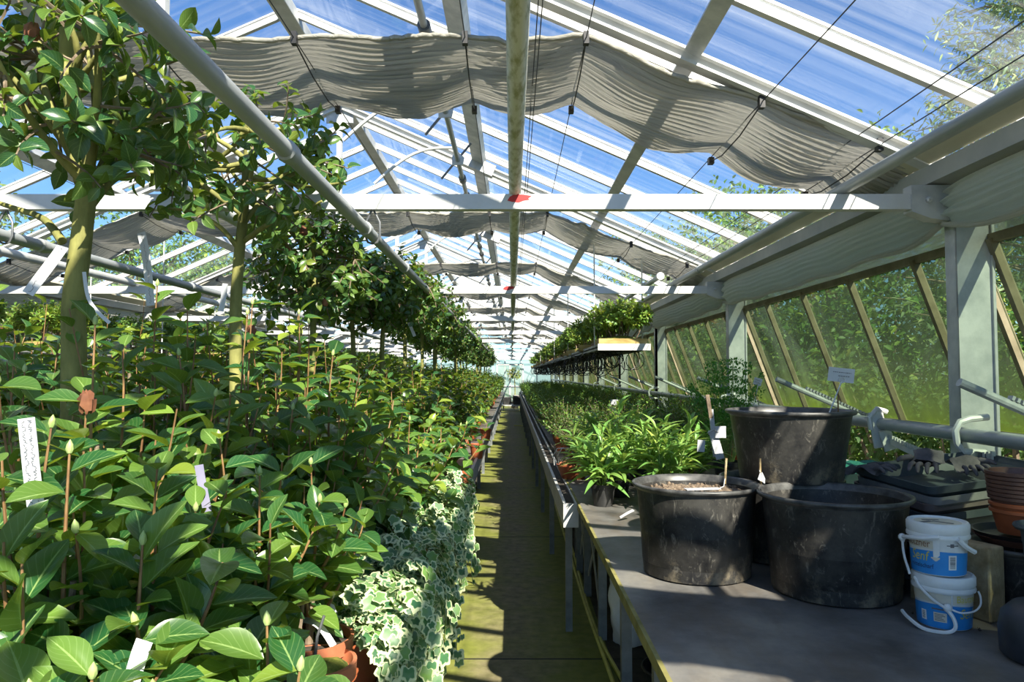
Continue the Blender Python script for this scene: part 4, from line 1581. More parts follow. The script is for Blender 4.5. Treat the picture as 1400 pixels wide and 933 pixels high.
def ivy_template():
    outline = []
    for a, r in ((0, .64), (12, .52), (26, .44), (40, .51), (55, .57), (70, .48), (88, .42), (108, .46), (126, .48), (150, .38), (170, .2)):
        outline.append((math.radians(a), r))
    full = outline + [(-a, r) for a, r in reversed(outline) if a > 0]
    V, U = [(0.18, 0, .03)], [(0, 0)]
    n = len(full)
    for s, uu in ((.55, .55), (1, 1)):
        for a, r in full:
            x, y = .18 + s * r * math.cos(a), s * r * math.sin(a)
            V.append((x, y, .03 - .35 * (x - .18) ** 2 + .12 * abs(y) * (1 - abs(y))))
            U.append((uu, .2))
    Fc = []
    for k in range(n):
        k2 = (k + 1) % n
        Fc.append((0, 1 + k, 1 + k2))
        Fc.append((1 + k, 1 + n + k, 1 + n + k2, 1 + k2))
    return np.array(V), Fc, np.array(U)


def leaves_mesh(name, frames, tmpl, material):
    """frames: list of (pos, x, y, z, size)"""
    V, Fc, U = tmpl
    nL, nV = len(frames), len(V)
    pos = np.array([f[0] for f in frames])
    X = np.array([f[1] for f in frames])
    Y = np.array([f[2] for f in frames])
    Z = np.array([f[3] for f in frames])
    S = np.array([f[4] for f in frames])
    if S.ndim == 1:
        S = np.stack([S, S, S], 1)
    P = pos[:, None, :] + V[None, :, 0:1] * (S[:, 0:1] * X)[:, None, :] + V[None, :, 1:2] * (S[:, 1:2] * Y)[:, None, :] + V[None, :, 2:3] * (S[:, 2:3] * Z)[:, None, :]
    P = P.reshape(-1, 3)
    lt = np.array([i for f in Fc for i in f])
    sizes = np.array([len(f) for f in Fc])
    loops = (lt[None, :] + (np.arange(nL) * nV)[:, None]).reshape(-1)
    tot = np.tile(sizes, nL)
    start = np.concatenate([[0], np.cumsum(tot)[:-1]])
    me = bpy.data.meshes.new(name)
    me.vertices.add(len(P))
    me.vertices.foreach_set('co', P.astype(np.float32).reshape(-1))
    me.loops.add(len(loops))
    me.loops.foreach_set('vertex_index', loops.astype(np.int32))
    me.polygons.add(len(tot))
    me.polygons.foreach_set('loop_start', start.astype(np.int32))
    me.polygons.foreach_set('use_smooth', np.ones(len(tot), dtype=bool))
    uv = me.uv_layers.new(name='UVMap')
    uvs = U[loops % nV]
    uv.data.foreach_set('uv', uvs.astype(np.float32).reshape(-1))
    me.materials.append(material)
    me.update(calc_edges=True)
    me.validate()
    return me


T_HERO = leaf_template(.55, 10, 4, .2, .4)
T_MID = leaf_template(.55, 5, 2, .24, .4)
T_LOW = leaf_template(.52, 3, 2, .25, .4)
T_TREE = leaf_template(.56, 6, 2, .3, .45)
T_NARROW = leaf_template(.17, 8, 2, .5, .5, wide_at=.4)
T_IVY = ivy_template()


def norm(v):
    return v / (np.linalg.norm(v) + 1e-9)


def frame(pos, direction, up, size):
    x = norm(direction)
    z = up - x * np.dot(up, x)
    if np.linalg.norm(z) < .1:
        z = np.array((0, 1, .2)) - x * np.dot((0, 1, .2), x)
    z = norm(z)
    return (pos, x, np.cross(z, x), z, size)


def bez(a, b, c, t):
    return a * (1 - t) ** 2 + 2 * b * t * (1 - t) + c * t * t


def bush(seed, tips, base_fn, leaf, per, from_t=.45, jitter=.25, droop=0.0, upb=.55, out=.85, stem_r=.0028, seg=6, stem_side=5, whorl=1, clump=0.0, size_tip=.75, bend=.5, face=(0, 0, 0)):
    """curved shoots to the given tips carrying alternate leaves; returns stems MB, leaf frames, tip list"""
    rg = np.random.RandomState(seed)
    sb = MB()
    fr, ends = [], []
    for tip in tips:
        tip = np.array(tip, float)
        st = np.array(base_fn(rg, tip), float)
        d = tip - st
        L = np.linalg.norm(d)
        hor = np.array((d[0], d[1], 0))
        mid = st + d * .5 + hor * bend * .35 - np.array((0, 0, 1)) * .1 * L * bend + rg.normal(0, .05 * L, 3)
        pts = [bez(st, mid, tip, k / seg) for k in range(seg + 1)]
        sb.tube([tuple(p) for p in pts], [stem_r * (1.7 - 1.1 * k / seg) for k in range(seg + 1)], stem_side, cap=False)
        ends.append((tip, norm(pts[-1] - pts[-2])))
        a0 = rg.uniform(0, 6.28)
        for k in range(per):
            f = k / max(1, per - 1)
            t = from_t + (1 - from_t) * (f ** (1 - clump))
            t = min(1, t + rg.uniform(-.02, .02))
            p = bez(st, mid, tip, t)
            tan = norm(bez(st, mid, tip, min(1.05, t + .04)) - bez(st, mid, tip, t - .04))
            a = norm(np.cross(tan, (.31, .17, .9)))
            b = np.cross(tan, a)
            for w in range(whorl):
                th = a0 + k * 2.4 + w * 2 * PI / whorl
                rad = a * math.cos(th) + b * math.sin(th)
                dv = rad * out + tan * upb + rg.normal(0, jitter, 3)
                dv[2] -= droop
                up = tan * (.8 if face[1] == 0 else .4) + np.array((0, 0, .9)) - rad * .2 + rg.normal(0, .25, 3) + np.array(face)
                s = leaf * (1 - (1 - size_tip) * f) * rg.uniform(.72, 1.15)
                fr.append(frame(p, dv, up, s))
    return sb, fr, ends


def crown_tips(rg, n, c, r, shell=.45, zmin=-1):
    out = []
    while len(out) < n:
        v = rg.normal(0, 1, 3)
        v = v / np.linalg.norm(v)
        if v[2] < zmin:
            continue
        q = shell + (1 - shell) * rg.rand() ** .6
        out.append(np.array(c) + v * np.array(r) * q)
    return out


def pot_into(t, r, h, m='terracotta', soil=True, n=28):
    pr = [(0, 0), (r * .72, 0), (r * .74, .004), (r * .93, h * .8), (r, h * .8 + .002), (r + .002, h), (r - .005, h), (r - .008, h * .86)]
    MB().lathe(pr + [(0, h * .86)], n=n).build('pot', M[m], t, smooth=True, angle=40)
    if soil:
        MB().lathe([(r - .008, h * .875), (r * .5, h * .9), (0, h * .9)], n=16).build('soil', M['dark_soil'], t, smooth=True)


def buds(ends, parent, s=.011, every=2):
    for k, (p, d) in enumerate(ends):
        if k % every:
            continue
        L = s * 2.2
        MB().tube([tuple(p), tuple(p + d * L * .3), tuple(p + d * L * .65), tuple(p + d * L)], [s * .35, s * .62, s * .5, s * .06], 8).build('leaf_bud', M['bud'], parent, smooth=True)


# ------------------------------------------------------------------ camellias at the front of the wide bench
def camellia(seed, label, px, py, d, height=None, spread=.2, shoots=9, per=9, leaf=.078, tmpl=None, upright=1.0, foot=None, zb=.35, mat_leaf='camellia', tall=None):
    rg = np.random.RandomState(seed)
    top = at_depth(px, py, d)
    base = foot if foot is not None else (top.x, top.y)
    ph = .15
    hgt = top.z - ZBN
    t = thing('camellia', label, 'plant', (base[0], base[1], ZBN))
    pot_into(t, .095, ph, 'terracotta' if seed % 3 else 'black_plastic')
    tips = []
    for k in range(shoots):
        q = k / shoots
        ang = 2.4 * k + rg.uniform(-.4, .4)
        r = spread * math.sqrt(rg.uniform(.03, 1))
        z = hgt * (zb + (1 - zb) * rg.uniform(.0, 1) ** .5) - r * .3
        tips.append((r * math.cos(ang) + (top.x - base[0]), r * math.sin(ang) + (top.y - base[1]), max(z, ph + .08)))
    tips[0] = (top.x - base[0], top.y - base[1], hgt)

    def st(rg, tip):
        zz = ph + (tip[2] - ph) * rg.uniform(.05, .45) * (1 if tip[2] > .3 else .3)
        return (tip[0] * .12, tip[1] * .12, zz)
    sb, fr, ends = bush(seed, tips, st, leaf * 1.12, per + 4, .05, .34, .03, .38, .95, .0026, 7, 6, clump=.1, size_tip=.85, bend=.8, face=(.12, -.55, .35))
    trunk = MB()
    trunk.tube([(0, 0, ph - .03), (.004, .003, ph + .1), (0, 0, hgt * .5), (.01, 0, hgt * .72)], [.009, .0085, .007, .004], 8)
    trunk.build('trunk', M['bark'], t, smooth=True)
    sb.build('shoots', M['shoot'], t, smooth=True)
    if seed in (106, 107, 114, 116, 115, 103):
        link('yellow_leaf', leaves_mesh('yellow_leaf', [fr.pop(len(fr) // 2 + 3)], tmpl or T_HERO, M['camellia_yellow']), t)
    if seed in (100, 108, 112, 118):
        p, d_ = ends[2]
        MB().blob(tuple(p), (.014, .013, .02), 14, random.Random(seed), .3).build('dead_bloom', M['dead'], t, smooth=True)
    link('foliage', leaves_mesh('foliage', fr, tmpl or T_HERO, M[mat_leaf]), t)
    buds(ends, t, .0085, 5)
    return t


FRONT = [
    # label, px, py, depth, spread, shoots, per, leaf
    ('big leaved camellia at the bench front beside the tall written tag', 70, 585, 1.05, .20, 13, 9, .084),
    ('camellia with upright shoots and plump bud, just behind the front row', 95, 620, 1.0, .12, 7, 8, .082),
    ('large dark leaved camellia in front of the lilac tag', 215, 640, 1.18, .17, 12, 9, .088),
    ('low camellia with two green buds at the front of the bench', 195, 745, .98, .16, 12, 9, .086),
    ('camellia shoot with pale bud leaning over the terracotta pot', 365, 855, .98, .13, 9, 8, .082),
    ('low bright camellia at the front corner of the bench', 30, 770, .88, .17, 12, 9, .086),
    ('camellia with two bare red brown shoots near the ivy', 355, 650, 1.42, .15, 11, 9, .084),
    ('camellia leaning over the ivy with tall lit shoots', 425, 635, 1.62, .16, 11, 9, .08),
    ('tall camellia catching sun beside the first tree trunk', 130, 478, 1.4, .19, 13, 9, .084),
    ('deeply shaded camellia behind the lilac tag', 245, 520, 1.75, .24, 17, 9, .084),
    ('tall dark camellia between the first two tree trunks', 215, 425, 1.95, .22, 16, 9, .084),
    ('camellia with glossy round top under the second tree trunk', 345, 450, 2.15, .24, 17, 9, .082),
    ('lit camellia standing behind the second tree trunk', 395, 452, 2.6, .24, 17, 9, .08),
    ('camellia with broad lit leaves behind the ivy', 455, 520, 2.2, .24, 16, 9, .082),
    ('camellia above the ivy with yellowing lower leaf', 500, 600, 2.45, .22, 15, 9, .08),
    ('camellia at the ivy edge with hanging leaf tips', 560, 575, 2.85, .24, 16, 9, .08),
    ('wide camellia in front of the row along the aisle', 535, 530, 3.1, .26, 18, 9, .08),
    ('camellia beside the small terracotta pot at the aisle', 605, 560, 3.7, .24, 16, 9, .078),
    ('dark camellia at the outer end of the wide bench', 20, 480, 1.75, .24, 16, 9, .084),
    ('dense camellia behind the first tree trunk', 80, 470, 2.3, .26, 17, 9, .082),
    ('camellia low in the shade beside the lilac tag', 300, 600, 1.5, .18, 13, 9, .084),
    ('low dark camellia behind the tall written tag', 110, 690, 1.28, .18, 13, 9, .084),
    ('low camellia between front shoots and ivy', 310, 730, 1.3, .16, 12, 9, .082),
    ('shaded camellia filling the bench before the second trunk', 400, 560, 1.95, .2, 15, 9, .082),
]
for k, (lab, px, py, d, sp, sh, per, lf) in enumerate(FRONT):
    if py <= 525 and 100 < px < 520:
        py -= 34
        sh += 4
    camellia(100 + k, lab, px, py, d, None, sp, sh, per, lf, T_HERO if d < 2.3 else T_MID)

# a few yellow leaves and dead blooms belong to the plants around them: build as tiny fallen things
# terracotta pot with moss at the bench front
p = at_depth(424, 905, 1.52)
t = thing('flower_pot', 'terracotta pot of mossy soil among ivy at the bench front', 'pot', (p.x, p.y, ZBN))
MB().lathe([(0, 0), (.062, 0), (.064, .004), (.084, .1), (.092, .102), (.094, .135), (.086, .136), (.08, .115), (0, .115)], n=40).build('pot', M['terracotta'], t, smooth=True, angle=40)
rg_ = random.Random(3)
b = MB().lathe([(.082, .113), (.06, .128), (.03, .135), (0, .136)], n=30)
b.v = [(x, y, z + rg_.uniform(-.004, .004)) for x, y, z in b.v]
b.build('moss', M['moss'], t, smooth=True)
MB().tube([(-.02, .01, .12), (-.025, .01, .2), (-.01, .0, .30)], [.006, .005, .004], 7).build('stem', M['bark'], t, smooth=True)
MB().tube([(.012, -.02, .12), (.018, -.016, .19), (.03, -.01, .23)], [.004, .003, .003], 6).build('cane', M['iron'], t, smooth=True)

# small plant pots along the bench edge
for px, py, d, m, lab in ((633, 640, 4.6, 'dull_orange', 'small square terracotta coloured pot at the aisle edge of the camellia bench'), (610, 640, 4.75, 'black_plastic', 'small black pot next to the orange one at the bench edge'),
                          (652, 605, 6.3, 'dull_orange', 'orange pot at the bench edge beyond the small square one'), (664, 590, 8.0, 'dull_orange', 'far orange pot at the bench edge, just before the lit strip ends')):
    q = at_depth(px, py, d)
    t = thing('flower_pot', lab, 'pot', (q.x, q.y, ZBN))
    pot_into(t, .062, .125, m)

# ------------------------------------------------------------------ rows of camellias further along
ZERO = (0, 0)
PROTO = []
for s in range(4):
    rg = np.random.RandomState(300 + s)
    hgt = .72
    t = thing('camellia', 'camellia', 'plant', (0, 0, -50))
    pot_into(t, .095, .15, 'terracotta' if s % 2 else 'dull_orange', n=20)
    tips = crown_tips(rg, 44, (0, 0, .44), (.27, .27, .31), .35, -.75)
    sb, fr, ends = bush(300 + s, tips, lambda g, q: (q[0] * .1, q[1] * .1, .15 + (q[2] - .15) * g.uniform(.05, .5)), .084, 10, .2, .32, .06, .35, .95, .0019, 5, 4, face=(.1, -.3, .2))
    MB().tube([(0, 0, .12), (.005, 0, .3), (0, .004, .5)], [.01, .008, .005], 6).build('trunk', M['bark'], t, smooth=True)
    sb.build('shoots', M['shoot'], t, smooth=True)
    link('foliage', leaves_mesh('foliage', fr, T_MID, M['camellia']), t)
    PROTO.append(t)
used = [0] * 4
cnt = {}
CLAB = [('camellia in the row along the aisle edge', -.52), ('camellia in the second row from the aisle', -.92), ('camellia in the row under the tree crowns', -1.36), ('camellia in the fourth row from the aisle', -1.78), ('camellia in the row at the back of the wide bench', -2.2)]
for lab, X in CLAB:
    y, k = (3.55 if X < -1 else 3.75), 0
    if X == -.52:
        y = 4.15
    if X < -1.5:
        y = 2.9
    while y < 29.6:
        if X < -1 and y > 16 and k % 2:
            pass
        i = rnd.randrange(4)
        s = rnd.uniform(.9, 1.12) * (1.0 if X > -.6 else 1.12 if X > -1 else 1.42 if y < 6 else 1.28)
        x = X + rnd.uniform(-.05, .05)
        L = f'{ORD[k]} {lab}, counted from the front'
        G = lab.replace('camellia in', 'camellias in')
        if used[i] == 0:
            used[i] = 1
            o = PROTO[i]
            o.location = (x, y, ZBN)
            o.rotation_euler = (0, 0, rnd.uniform(0, 6.28))
            o.scale = (s, s, s)
            o['label'] = L
            o['group'] = G
        else:
            dup(PROTO[i], (x, y, ZBN), rnd.uniform(0, 6.28), s, L, G, ('soil', 'trunk', 'shoots') if y > 13 else ('soil',))
        k += 1
        y += rnd.uniform(.4, .5) + min(.35, .013 * y)
# bench beyond the second aisle
for X in (-3.6, -4.3):
    y, k = 1.5, 0
    while y < 28:
        dup(PROTO[k % 4], (X + rnd.uniform(-.06, .06), y, ZBN), rnd.uniform(0, 6.28), rnd.uniform(.8, .95), 'camellia on the second bench beyond the wide one, by the far wall', 'camellias by the far wall', ('soil', 'trunk', 'shoots'))
        y += 1.1
        k += 1


# ------------------------------------------------------------------ standard camellia trees
def tree_mesh(seed, trunk_pts, trunk_r, cc, cr, ntips, per, leaf, tmpl, limbs=9, shell=.3, zmin=-.8, branch_r=.011):
    rg = np.random.RandomState(seed)
    tb = MB()
    tp = smooth_path([Vector(p) for p in trunk_pts], 5)
    n = len(tp)
    tb.tube(tp, [trunk_r[0] + (trunk_r[1] - trunk_r[0]) * (i / (n - 1)) for i in range(n)], 10)
    top = np.array(tp[-1])
    nodes = []
    for k in range(limbs):
        f = rg.uniform(.62, 1.0)
        st = np.array(tp[int(f * (n - 1))])
        v = rg.normal(0, 1, 3)
        v[2] = abs(v[2]) * .6 + .1
        v = norm(v)
        end = np.array(cc) + v * np.array(cr) * rg.uniform(.45, .75)
        mid = st + (end - st) * .5 + np.array((0, 0, -.04)) + rg.normal(0, .04, 3)
        pts = [bez(st, mid, end, q / 6) for q in range(7)]
        tb.tube([tuple(p) for p in pts], [branch_r * (1.1 - .6 * q / 6) for q in range(7)], 6)
        nodes += pts[2:]
    nodes = np.array(nodes)
    tips = crown_tips(rg, ntips, cc, cr, shell, zmin)

    def st(g, tip):
        d = np.linalg.norm(nodes - tip, axis=1)
        idx = np.argsort(d)[g.randint(0, 3)]
        return nodes[idx]
    sb, fr, ends = bush(seed + 1, tips, st, leaf, per, .4, .35, .12, .35, .9, .003, 5, 4, clump=.25)
    return tb, sb, fr, ends


def put_tree(t, tb, sb, fr, ends, tmpl, pot=True, dead=0, seed=0):
    tb.build('trunk', M['trunk'], t, smooth=True, angle=80)
    sb.build('twigs', M['bark'], t, smooth=True)
    link('foliage', leaves_mesh('foliage', fr, tmpl, M['tree_leaf']), t)
    if dead:
        rg = random.Random(seed)
        for k in range(dead):
            p, d = ends[rg.randrange(len(ends))]
            b = MB().blob(tuple(p), (.018, .016, .022), 12, rg, .22)
            b.build('dead_bloom', M['dead'], t, smooth=True)
    if pot:
        pot_into(t, .14, .2, 'black_plastic')


def rel(p, base):
    return (p.x - base[0], p.y - base[1], p.z - ZBN)


# first tree: thick mossy trunk with bare limbs
bx = at_depth(103, 480, 1.95)
base = (bx.x, bx.y)
t = thing('camellia_tree', 'camellia tree with the thickest mossy trunk, nearest the camera', 'tree', (base[0], base[1], ZBN))
tp = [(0, .02, .15), (0, .01, .45)] + [rel(at_depth(x, y, 1.95), base) for x, y in ((101, 480), (101, 410), (112, 320), (118, 230), (96, 120), (92, 40))]
cc = rel(at_depth(75, 120, 1.95), base)
tb, sb, fr, ends = tree_mesh(501, tp, (.036, .02), cc, (.46, .40, .46), 120, 8, .078, T_TREE, 13, .35, -.75, .013)
# strong fork
f0 = Vector(rel(at_depth(118, 235, 1.95), base))
for pts in ([(108, 250), (85, 180), (40, 130), (-20, 90)], [(118, 235), (131, 190), (128, 130), (120, 70)], [(112, 215), (150, 180), (205, 168), (255, 160)], [(85, 330), (60, 300), (20, 285), (-25, 270)], [(110, 300), (150, 250), (175, 240), (215, 235)]):
    tb.tube(smooth_path([Vector(rel(at_depth(x, y, 1.95 + .05 * i), base)) for i, (x, y) in enumerate(pts)], 5), [.0125 - .0005 * q for q in range(16)], 8)
put_tree(t, tb, sb, fr, ends, T_TREE, True, 5, 3)

bx = at_depth(325, 440, 2.95)
base = (bx.x, bx.y)
t = thing('camellia_tree', 'second camellia tree, slim lit green trunk with sparse wide crown', 'tree', (base[0], base[1], ZBN))
tp = [(0, 0, .15), (0, 0, .5)] + [rel(at_depth(x, y, 2.95), base) for x, y in ((322, 440), (326, 360), (334, 280), (338, 220), (342, 160))]
cc = rel(at_depth(330, 225, 2.95), base)
tb, sb, fr, ends = tree_mesh(511, tp, (.029, .014), cc, (.50, .42, .40), 95, 8, .078, T_TREE, 12, .3, -.8, .011)
for pts in ([(330, 345), (300, 310), (260, 290), (230, 285)], [(333, 330), (370, 305), (410, 290), (440, 275)], [(336, 270), (380, 250), (420, 255), (470, 250)]):
    tb.tube(smooth_path([Vector(rel(at_depth(x, y, 2.95 - .04 * i), base)) for i, (x, y) in enumerate(pts)], 5), [.012 - .0005 * q for q in range(16)], 8)
put_tree(t, tb, sb, fr, ends, T_TREE, True, 4, 4)

TP = []
for s in range(3):
    t = thing('camellia_tree', 'tree', 'tree', (0, 0, -50))
    hz = 1.2
    tp = [(0, 0, .15), (.01, 0, .5), (-.01 + .015 * s, .01, .9), (.015, -.01, 1.25), (.02, 0, 1.5)]
    tb, sb, fr, ends = tree_mesh(530 + s * 7, tp, (.022, .012), (.03, 0, 1.33), (.45, .44, .36), 190, 8, .07, T_MID, 12, .3, -.9, .010)
    put_tree(t, tb, sb, fr, ends, T_MID, True, 2, s)
    TP.append(t)
spots = [(427, 4.05, 1.0), (482, 5.0, .97), (525, 5.15, .98), (552, 6.3, 1.0), (575, 7.4, 1.0)]
k = 0
tu = [0] * 3


def place_tree(x, y, s, lab, grp=None):
    global k
    i = k % 3
    if not tu[i]:
        tu[i] = 1
        o = TP[i]
        o.location, o.scale, o.rotation_euler = (x, y, ZBN), (s, s, s), (0, 0, rnd.uniform(0, 6.28))
        o['label'] = lab
        if grp:
            o['group'] = grp
    else:
        dup(TP[i], (x, y, ZBN), rnd.uniform(0, 6.28), s, lab, grp, ('soil',) if y < 12 else ('soil', 'dead_bloom'))
    k += 1


for px, d, s in spots:
    place_tree((px - 699) / 1000 * d, d, s, f'{ORD[k + 2]} camellia tree from the camera, dense crown over the camellias', 'camellia trees in the row')
y = 8.5
while y < 29:
    place_tree(-1.0 + rnd.uniform(-.12, .12), y, rnd.uniform(.92, 1.02), f'{ORD[k + 2]} camellia tree from the camera, dense crown over the camellias', 'camellia trees in the row')
    y += 1.15


# ------------------------------------------------------------------ hanging plant tags
def strip_tag(label, pts, w, m='white_tag', facing=(0, -1, 0), lines=0):
    t = thing('plant_tag', label, 'tag', (0, 0, 0))
    P = smooth_path([Vector(p) for p in pts], 5)
    fv = Vector(facing)
    rows, rows2 = [], []
    for i, p in enumerate(P):
        tn = (P[min(i + 1, len(P) - 1)] - P[max(i - 1, 0)]).normalized()
        s = tn.cross(fv).normalized() * w / 2
        rows.append([p - s, p + s])
        n = s.cross(tn).normalized() * .001
        rows2.append([p - s + n, p + s + n])
    b = MB().grid(rows)
    b.grid(rows2)
    m0 = len(rows)
    b.f += [(2 * i, 2 * i + 2, 2 * m0 + 2 * i + 2, 2 * m0 + 2 * i) for i in range(m0 - 1)] + [(2 * i + 1, 2 * m0 + 2 * i + 1, 2 * m0 + 2 * i + 3, 2 * i + 3) for i in range(m0 - 1)]
    b.build('strip', M[m], t)
    if lines:
        rg = random.Random(len(label))
        wr = MB()
        for q in range(lines):
            off = (q - (lines - 1) / 2) * w * .36
            run = []
            for i in range(4, len(P) * 6 - 8):
                f = i / 6
                j = int(f)
                if j + 1 >= len(P):
                    break
                p = P[j].lerp(P[j + 1], f - j)
                tn = (P[j + 1] - P[j]).normalized()
                s = tn.cross(fv).normalized()
                n = fv.normalized() * .0016
                if rg.random() < .12 and len(run) > 1:
                    wr.tube(run, w * .019, 3)
                    run = []
                run.append(p + s * (off + rg.uniform(-1, 1) * w * .13) + n)
            if len(run) > 1:
                wr.tube(run, w * .019, 3)
        if wr.v:
            wr.build('handwriting', M['grey_ink'], t)
    return t


D = at_depth
strip_tag('long white tag hanging slanted from the thickest tree trunk', [D(86, 338, 1.9), D(70, 360, 1.88), D(38, 402, 1.85)], .031, 'white_tag', (0, -1, 0), 1)
strip_tag('thin white tag curling beside the thickest tree trunk', [D(115, 372, 1.9), D(120, 405, 1.9), D(132, 425, 1.9), D(150, 442, 1.9)], .009, 'white_tag', (.5, -1, 0))
strip_tag('white tag hanging straight down between the first two trees', [D(193, 318, 2.3), D(199, 345, 2.3), D(203, 380, 2.3), D(206, 418, 2.3)], .026, 'white_tag', (0, -1, 0), 1)
strip_tag('white tag on the second tree, facing the camera', [D(308, 388, 2.9), D(306, 405, 2.9), D(302, 426, 2.9)], .022, 'white_tag', (0, -1, 0))
strip_tag('twisted white tag hanging from the third tree', [D(434, 408, 4.0), D(438, 425, 4.0), D(444, 444, 4.0)], .03, 'white_tag', (0, -1, 0))
strip_tag('twisted white tag hanging from the fourth tree', [D(556, 436, 5.2), D(562, 448, 5.2), D(567, 460, 5.2)], .022, 'white_tag', (0, -1, 0))
strip_tag('white tag with handwriting tied to the bench front camellia', [D(36, 572, 1.0), D(40, 610, 1.0), D(44, 650, 1.0), D(50, 698, 1.0)], .022, 'white_tag', (.15, -1, 0), 2)
strip_tag('lilac tag hanging on a shaded camellia stem', [D(272, 636, 1.42), D(276, 660, 1.42), D(284, 700, 1.42)], .017, 'lilac_tag', (0, -1, 0))
strip_tag('white tag at the foot of the front camellia shoots', [D(198, 876, .9), D(190, 898, .9), D(178, 940, .9)], .02, 'white_tag', (.2, -1, .2))
strip_tag('white stake tag stuck in the terracotta pot', [D(447, 812, 1.66), D(452, 822, 1.66), D(458, 838, 1.66)], .008, 'white_tag', (.2, -1, 0))
strip_tag('bent white tag in the mossy terracotta pot', [D(414, 848, 1.6), D(430, 852, 1.58), D(443, 864, 1.58), D(456, 884, 1.57)], .014, 'white_tag', (.1, -.6, .7))
strip_tag('white stake lying on the grey bench beside the soil tub', [D(848, 708, 3.62), D(858, 702, 3.62), D(866, 698, 3.64)], .014, 'white_tag', (0, -.5, .8))

# ------------------------------------------------------------------ ivy over the bench edge
for n, (X, y) in enumerate([(-.37, 1.74), (-.40, 2.0), (-.66, 1.80), (-.40, 2.3), (-.68, 2.2), (-.38, 2.65), (-.40, 3.05), (-.39, 3.5), (-.66, 2.65), (-.86, 1.95), (-.64, 1.48), (-.60, 2.45)]):
    rg = np.random.RandomState(700 + n)
    pos_lab = ['at the very front of the bench', 'second along the bench edge', 'behind the mossy terracotta pot', 'third along the bench edge', 'in the second row, before the camellias', 'fourth along the bench edge, trailing furthest',
               'fifth along the bench edge', 'last along the bench edge', 'behind the trailing edge plants', 'deep between the camellias', 'at the front beside the terracotta pot', 'between the second row and the camellias'][n]
    t = thing('ivy', 'variegated cream edged ivy ' + pos_lab, 'plant', (X, y, ZBN))
    pot_into(t, .07, .11, 'terracotta' if n % 2 else 'dull_orange', n=20)
    sb = MB()
    fr = []
    for s in range(66):
        a = rg.uniform(0, 2 * PI)
        if (X + .2 * math.cos(a) + .415) ** 2 + (y + .2 * math.sin(a) - 1.50) ** 2 < .14 ** 2:
            continue
        L = rg.uniform(.16, .36) + (.12 if (math.cos(a) > .3 and X > -.5) else 0) * rg.rand()
        p = np.array((.04 * math.cos(a), .04 * math.sin(a), .11))
        v = np.array((math.cos(a) * .8, math.sin(a) * .8, rg.uniform(.45, 1.7)))
        pts = [p.copy()]
        step = .022
        for q in range(int(L / step)):
            v = norm(v + np.array((0, 0, -.17)) + rg.normal(0, .14, 3))
            p = p + v * step
            over = (X + p[0]) > -.275
            if not over and p[2] < .035:
                p[2] = .035 + rg.uniform(0, .01)
                v[2] = max(v[2], 0)
            if over:
                v[0] *= .8
                v[2] -= .12
            pts.append(p.copy())
            hv = norm(np.array((v[0], v[1], 0)) + 1e-6)
            up = np.array((0, 0, 1.0)) + hv * (.9 if over else .35) + np.array((.25, -.3, 0)) + rg.normal(0, .35, 3)
            side = np.cross(v, (0, 0, 1))
            for sgn in ((1, -1) if q % 2 else (1,)):
                dv = v * .6 + side * (sgn * rg.uniform(.2, 1.1)) + np.array((0, 0, rg.uniform(-.5, .1)))
                fr.append(frame(p + norm(up) * rg.uniform(.004, .03), dv, up, .037 * rg.uniform(.5, 1.2)))
        sb.tube([tuple(q) for q in pts], .0013, 4, cap=False)
    sb.build('stems', M['green_stem'], t)
    link('foliage', leaves_mesh('foliage', fr, T_IVY, M['ivy']), t)

# ------------------------------------------------------------------ low shrubs on the shrub bench
SH = []
for s in range(4):
    rg = np.random.RandomState(900 + s)
    t = thing('shrub', 'shrub', 'plant', (0, 0, -50))
    pot_into(t, .085, .12, 'black_plastic' if s % 2 else 'dull_orange', n=16)
    tips = crown_tips(rg, 120, (0, 0, .26), (.235, .235, .18), .5, -.55)
    sb, fr, ends = bush(900 + s, tips, lambda g, q: (q[0] * .15, q[1] * .15, .12 + (q[2] - .12) * .2), .032, 9, .5, .3, 0, .6, .8, .0015, 3, 3, clump=.2)
    sb.build('twigs', M['bark'], t)
    link('foliage', leaves_mesh('foliage', fr, T_LOW, M['shrub_leaf_lime' if s == 3 else 'shrub_leaf']), t)
    SH.append(t)
su = [0] * 4
for r, X in enumerate((.53, .90, 1.28, 1.64)):
    y, k2 = (5.95, 5.35, 5.5, 5.2)[r], 0
    while y < 29.6:
        i = rnd.choice((0, 1, 2, 0, 1, 2, 3)) if r > 0 else rnd.choice((0, 1, 2))
        lab = f'{ORD[k2]} low {"lime" if i == 3 else "dark"} green shrub in the {["aisle edge", "second", "third", "glass wall"][r]} row, counted from the tubs'
        s = rnd.uniform(.78, 1.28)
        loc = (X + rnd.uniform(-.04, .04), y, ZBN)
        if not su[i]:
            su[i] = 1
            o = SH[i]
            o.location, o.scale = loc, (s, s, s)
            o['label'] = lab
            o['group'] = 'low shrubs on the bench'
        else:
            dup(SH[i], loc, rnd.uniform(0, 6.28), s, lab, 'low shrubs on the bench', ('soil', 'twigs') if y > 10 else ('soil',))
        y += rnd.uniform(.36, .44) + min(.3, .012 * y)
        k2 += 1
for o, f in zip(SH, su):
    if not f:
        o.location = (1.3, 29.8, ZBN)
        o['label'] = 'low shrub at the very end of the shrub bench'

